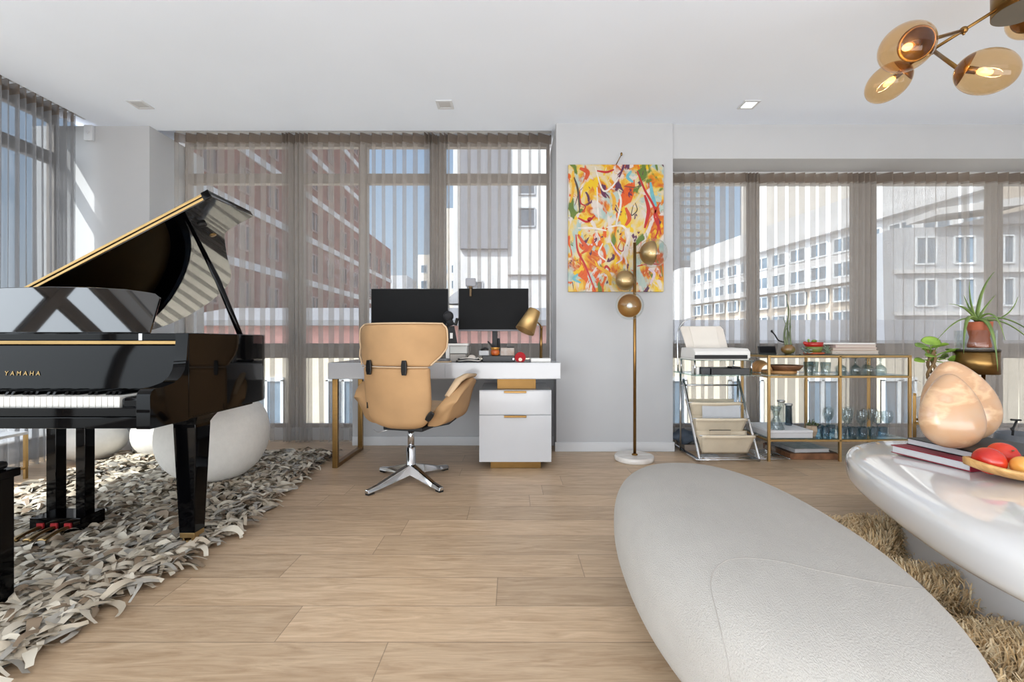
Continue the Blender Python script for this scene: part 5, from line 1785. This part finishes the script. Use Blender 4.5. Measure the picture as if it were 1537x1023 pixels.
# clutter on the floor between pillar and rack
t = thing('folded_cloth', 'crumpled dark blue cloth on the floor behind the magazine rack by the pillar', 'cloth', (1.54, 4.05, 0))
MB().ell((1.56, 4.06, .115), (.13, .09, .06), 28, 16, fn=lambda p: p * (1 + .22 * math.sin(p.x * 40) * math.cos(p.z * 60))).build('cloth', pm('denim_blue', (74, 84, 98), 0.9, var=0.25, vscale=14), t)
t = thing('storage_box', 'flat grey-brown box on the floor under the blue cloth', 'box', (1.56, 4.02, 0))
B(1.515, 1.80, 3.99, 4.20, 0, .055, 'box', pm('box_taupe', (150, 136, 126), 0.6, var=0.15), t, bevel=0.003)
t = thing('paper_sheet', 'white printed sheet lying on the floor behind the rack', 'paper', (1.60, 3.85, 0))
MB().sheet(lambda u, v: (1.545 + .16 * u + .03 * v, 3.72 + .12 * v, .006 + .012 * math.sin(PI * u)), 8, 4).build('sheet', pm('sheet_print', (222, 222, 220), 0.6, var=0.05, vscale=40, two=(150, 152, 154)), t, solid=0.001)

# ------------------------------------------------------------------ chrome and canvas magazine rack
canvas_m = pm('cream_canvas', (222, 208, 184), 0.9, var=0.05, vscale=10, bump=0.3, bscale=400, bdist=0.001)
t = thing('magazine_rack', 'chrome tube magazine rack with three stepped cream canvas pockets', 'magazine rack', (1.74, 3.85, 0))
for x, nm in ((1.497, 'l'), (1.975, 'r')):
    pts = catmull([(x, 3.975, .63), (x, 3.80, .31), (x, 3.655, .06), (x, 3.635, .018), (x, 3.68, .0125), (x, 3.95, .0125), (x, 4.20, .0125)], 6)
    MB().tube([(p.x, p.y, max(p.z, .0115)) for p in pts], .0115, 12).build('frame_tube', chrome_m, t)
MB().tube([(1.497, 3.70, .0125), (1.975, 3.70, .0125)], .008, 8).tube([(1.497, 4.19, .0125), (1.975, 4.19, .0125)], .008, 8).build('cross_bar', chrome_m, t)
for k, (yf, z1, z0, x0, x1) in enumerate(((3.655, .205, .045, 1.525, 1.955), (3.755, .325, .16, 1.515, 1.945), (3.85, .445, .28, 1.512, 1.942))):
    yb = yf + .10

    def pk(u, v, yf=yf, yb=yb, z0=z0, z1=z1, x0=x0, x1=x1):
        b = v * 2
        ins = .035 * (1 - (b if b < 1 else 2 - b)) if False else 0.03 * (1 - abs(1 - b))
        x = x0 + ins + (x1 - x0 - 2 * ins) * u
        sag = .008 * math.sin(PI * u)
        if b <= 1:
            return (x, yf + .065 * b - sag * (1 - b), z1 + (z0 - z1) * b)
        return (x, yf + .065 + (yb - yf - .03) * (b - 1), z0 + (z1 + .012 - z0) * (b - 1))
    p_ = MB().sheet(pk, 16, 16).build('pocket', canvas_m, t, solid=0.003)
    MB().sheet(lambda u, v: (x0 + (x1 - x0) * u, yf - .003 - .008 * math.sin(PI * u), z1 + .003 - .024 * v), 12, 2).build('hem', pm('canvas_hem', (228, 214, 190), 0.9, var=0.04), p_, solid=0.002)
    MB().tube([(x0 - .02, yf, z1), (x1 + .02, yf, z1)], .005, 8).build('rod', chrome_m, p_)
t = thing('magazine', 'pale magazine tucked in the top canvas pocket of the rack', 'magazine', (1.79, 3.9, .34))
MB().box(1.61, 1.93, -.002, .002, 0, .118, M=T(0, 3.845, .305) @ R('X', -6)).build('sheet', pm('magazine_grey', (206, 208, 212), 0.5, var=0.05), t)
t = thing('tablet', 'thin dark-edged tablet in the middle canvas pocket of the rack', 'tablet', (1.70, 3.74, .2))
MB().box(1.63, 1.80, -.003, .003, 0, .06, M=T(0, 3.745, .172) @ R('X', -6)).build('body', pm('tablet_cream', (206, 190, 166), 0.6, var=0.05), t, bevel=0.002)
MB().box(1.628, 1.802, -.0034, .0034, .056, .061, M=T(0, 3.745, .172) @ R('X', -6)).build('edge', blackflat_m, t)

# ------------------------------------------------------------------ plant stand with aloe, money tree behind the table
t = thing('plant_stand', 'brass drum plant stand on a thin stem behind the stone sculpture', 'plant stand', (2.83, 2.75, 0))
PX, PY = 2.835, 2.78
MB().lathe([(.105, .765), (.105, .905)], (PX, PY, 0), 40).build('drum', brass_m, t)
MB().lathe([(.107, .903), (.107, .912), (.10, .914)], (PX, PY, 0), 40).build('drum_rim', pm('dark_rim', (60, 52, 44), 0.4, metal=0.5, var=0.1), t)
MB().tube([(PX + .045, PY, .02), (PX + .045, PY, .765)], .010, 12).build('stem', brass_dark_m, t)
MB().lathe([(.13, 0), (.13, .018), (.02, .024)], (PX + .02, PY, 0), 36).build('foot', brass_m, t)
AZ = .9145
t = thing('glass_planter', 'clear glass cylinder on the brass drum holding the terracotta aloe pot', 'planter', (PX, PY, AZ))
MB().lathe([(.092, 0), (.094, .004), (.094, .115), (.090, .115), (.090, .008)], (PX - .005, PY, AZ), 36).build('glass', glass_m, t)
t = thing('aloe', 'spiky green aloe in a waisted terracotta pot above the brass drum', 'plant', (PX, PY, AZ + .008))
A0 = AZ + .009
MB().lathe([(.052, 0), (.056, .01), (.045, .065), (.058, .13), (.060, .158), (.052, .158), (.048, .13)], (PX + .02, PY, A0), 28).build('pot', terra_m, t)
ctr = Vector((PX + .005, PY, A0 + .165))
for (dx, dy, dz, bx, by, bz, w) in ((.09, -.02, .30, .01, 0, .20, .017), (-.045, 0, .24, -.05, 0, .10, .012), (-.21, -.04, .10, -.09, -.02, .10, .010), (-.30, -.06, -.12, -.12, -.02, .06, .012),
                                    (-.16, -.08, -.20, -.13, -.05, .10, .018), (.0, -.12, -.30, -.02, -.12, .05, .022), (.23, -.02, .145, .20, 0, -.02, .012), (.36, -.05, -.14, .16, -.02, .08, .014),
                                    (.30, -.10, -.22, .15, -.05, .05, .013), (-.03, .05, .16, -.02, .03, .08, .012), (.02, -.14, -.12, .01, -.10, .12, .015), (.05, -.06, .15, .02, -.03, .09, .012), (-.02, .10, .10, 0, .06, .1, .014)):
    P = bez(ctr, ctr + Vector((bx, by, bz)), ctr + Vector((dx, dy, dz)), 12)
    w *= .8
    rs = [(w * (1 - (i / 12) ** 1.4) * .42 + .0008, w * (1 - (i / 12) ** 1.4) + .001) for i in range(13)]
    MB().tube(P, rs, 8).build('leaf', aloe_m, t)
t = thing('money_tree', 'braided-stem plant with round green leaves left of the stone sculpture', 'plant', (2.64, 2.9, 0))
MX, MY = 2.675, 2.88
MB().lathe([(.075, .46), (.085, .48), (.088, .605), (.078, .605), (.076, .50)], (MX, MY, 0), 28).build('pot', white_m, t)
MB().lathe([(.078, .595), (.001, .598)], (MX, MY, 0), 20).build('soil', MATS['soil'], t)
for ph in (0, 2.1, 4.2):
    MB().tube([(MX - .02 + .020 * math.cos(9 * s + ph) * (1 - .3 * s), MY + .020 * math.sin(9 * s + ph), .598 + .31 * s) for s in [i / 16 for i in range(17)]], [.011 * (1 - .3 * i / 16) for i in range(17)], 8).build('trunk', stem_m, t)
top = Vector((MX - .02, MY, .872))
rg = random.Random(21)
for (dx, dz, ll) in ((-.12, .06, 1.15), (-.06, .0, 1.0), (-.02, .09, 1.2), (.04, .06, 1.1), (.09, .03, 1.0), (.11, -.01, 1.0), (.12, -.05, 1.0), (.08, -.02, .9), (-.10, -.03, .8), (.07, .03, .9), (.0, .03, .9)):
    c = top + Vector((dx, rg.uniform(-.09, .05), dz))
    lf = MB().ell((0, 0, 0), (.045 * ll, .028 * ll, .004), 16, 6, fn=lambda p: Vector((p.x, p.y, p.z + .25 * abs(p.y) - .8 * p.x * p.x)))
    q = lf.build('leaf', leaf_m, t, M=T(*c) @ R('Z', rg.uniform(-40, 40) + (180 if dx < 0 else 0)) @ R('X', rg.uniform(-60, -15)) @ R('Y', rg.uniform(-30, 30)))
    MB().tube(bez(top + Vector((0, 0, -.03)), top + Vector((dx * .4, 0, dz * .8)), c, 6), .003, 6).build('twig', leaf_m, t)
t = thing('pot_stand', 'thin brass four-legged pot stand under the braided plant', 'stand', (MX, MY, 0), rotz=math.radians(48))
for (x, y) in ((-.095, -.095), (.095, -.095), (-.095, .095), (.095, .095)):
    MB().box(x - .008, x + .008, y - .008, y + .008, 0, .62).build('leg', brass_m, t, local=True)
q = MB().box(-.095, .095, -.103, -.087, .44, .456).box(-.095, .095, .087, .103, .44, .456).box(-.103, -.087, -.095, .095, .44, .456).box(.087, .103, -.095, .095, .44, .456)
q.build('ring', brass_m, t, local=True)
t = thing('metal_pot', 'dark grey pot with a thin black rod ornament at the right edge behind the table', 'pot', (3.28, 2.95, 0))
MB().lathe([(.07, .0), (.13, .10), (.155, .26), (.14, .36), (.13, .36), (.14, .26)], (3.33, 2.95, 0), 32).build('pot', pm('pewter', (120, 124, 130), 0.45, metal=0.4, var=0.15), t)
MB().tube([(3.24, 2.95, .30), (3.25, 2.95, .40), (3.275, 2.95, .455)], .006, 8).tube([(3.235, 2.95, .455), (3.30, 2.95, .452)], .006, 8).tube([(3.235, 2.95, .40), (3.25, 2.95, .38)], .006, 8).build('rod', blackflat_m, t)

# ------------------------------------------------------------------ branching chandelier
t = thing('chandelier', 'branching brass chandelier with amber glass globes at the upper right', 'chandelier', (2.32, 2.08, 2.45))
MB().lathe([(.108, 0), (.108, .105), (.10, .11)], (2.33, 2.07, 2.468), 44).build('hub', brass_m, t)
MB().lathe([(.106, 2.4665), (.106, 2.4678)], (2.33, 2.07, 0), 44).build('hub_plate', pm('hub_plate', (120, 112, 100), 0.45, metal=0.6, var=0.08), t)
MB().tube([(2.33, 2.07, 2.57), (2.33, 2.07, 2.868)], .014, 12).lathe([(.07, 2.85), (.07, 2.868)], (2.33, 2.07, 0), 30).build('stem', brass_m, t)
Pm0, Pm1 = Vector((2.25, 2.07, 2.50)), Vector((2.02, 2.33, 2.372))
warm_m = pm('warm_bulb', (255, 214, 150), 0.3, var=0.0, emit=(255, 206, 130), estr=3.0)


def globe(c, d, rl, rs_, joint):
    c, d = Vector(c), Vector(d).normalized()
    M = align(d)
    a = t
    att = c + d * rl * .92
    MB().tube([joint, att], .0085, 10).build('arm', brass_dark_m, a)
    MB().ell(joint, (.017, .017, .017), 12, 8).tube([joint, joint - Vector((0, 0, .022))], .005, 8).build('joint', brass_dark_m, a)
    g_ = MB().ell(c, (rs_, rs_, rl), 36, 20, M=M).build('globe', amber_m, a)
    MB().ell(c, (rs_ * .96, rs_ * .96, rl * .96), 32, 6, M=M, a0=math.radians(42)).build('cup', brass_dark_m, g_, solid=0.003)
    MB().tube([c + d * rl * .75, c + d * rl * .30], .015, 12).build('socket', brass_m, g_)
    MB().ell(c + d * rl * .05, (.016, .016, .030), 16, 10, M=M).build('bulb', warm_m, g_)
    pd = bpy.data.lights.new('bulb_light', 'POINT')
    pd.energy = 1.6
    pd.color = (1, 0.78, 0.5)
    pd.shadow_soft_size = 0.02
    po = bpy.data.objects.new('bulb_light', pd)
    COL.objects.link(po)
    po.parent = t
    po.location = c + d * rl * .05 - Vector(OFF[t.name])


globe((1.735, 2.0, 2.255), (.85, .35, .42), .118, .100, Pm0.lerp(Pm1, .40))
globe((1.985, 2.40, 2.327), (.45, -.75, .45), .108, .088, Pm1)
globe((2.085, 2.0, 2.147), (-.78, .45, .42), .112, .092, Pm0.lerp(Pm1, .72))
globe((2.60, 2.28, 2.58), (-.8, -.6, -.35), .11, .092, Vector((2.42, 2.14, 2.51)))
MB().tube([Pm0, Pm1], .0075, 10).tube([(2.36, 2.09, 2.50), (2.42, 2.14, 2.51)], .0075, 10).build('main_rod', brass_dark_m, t)
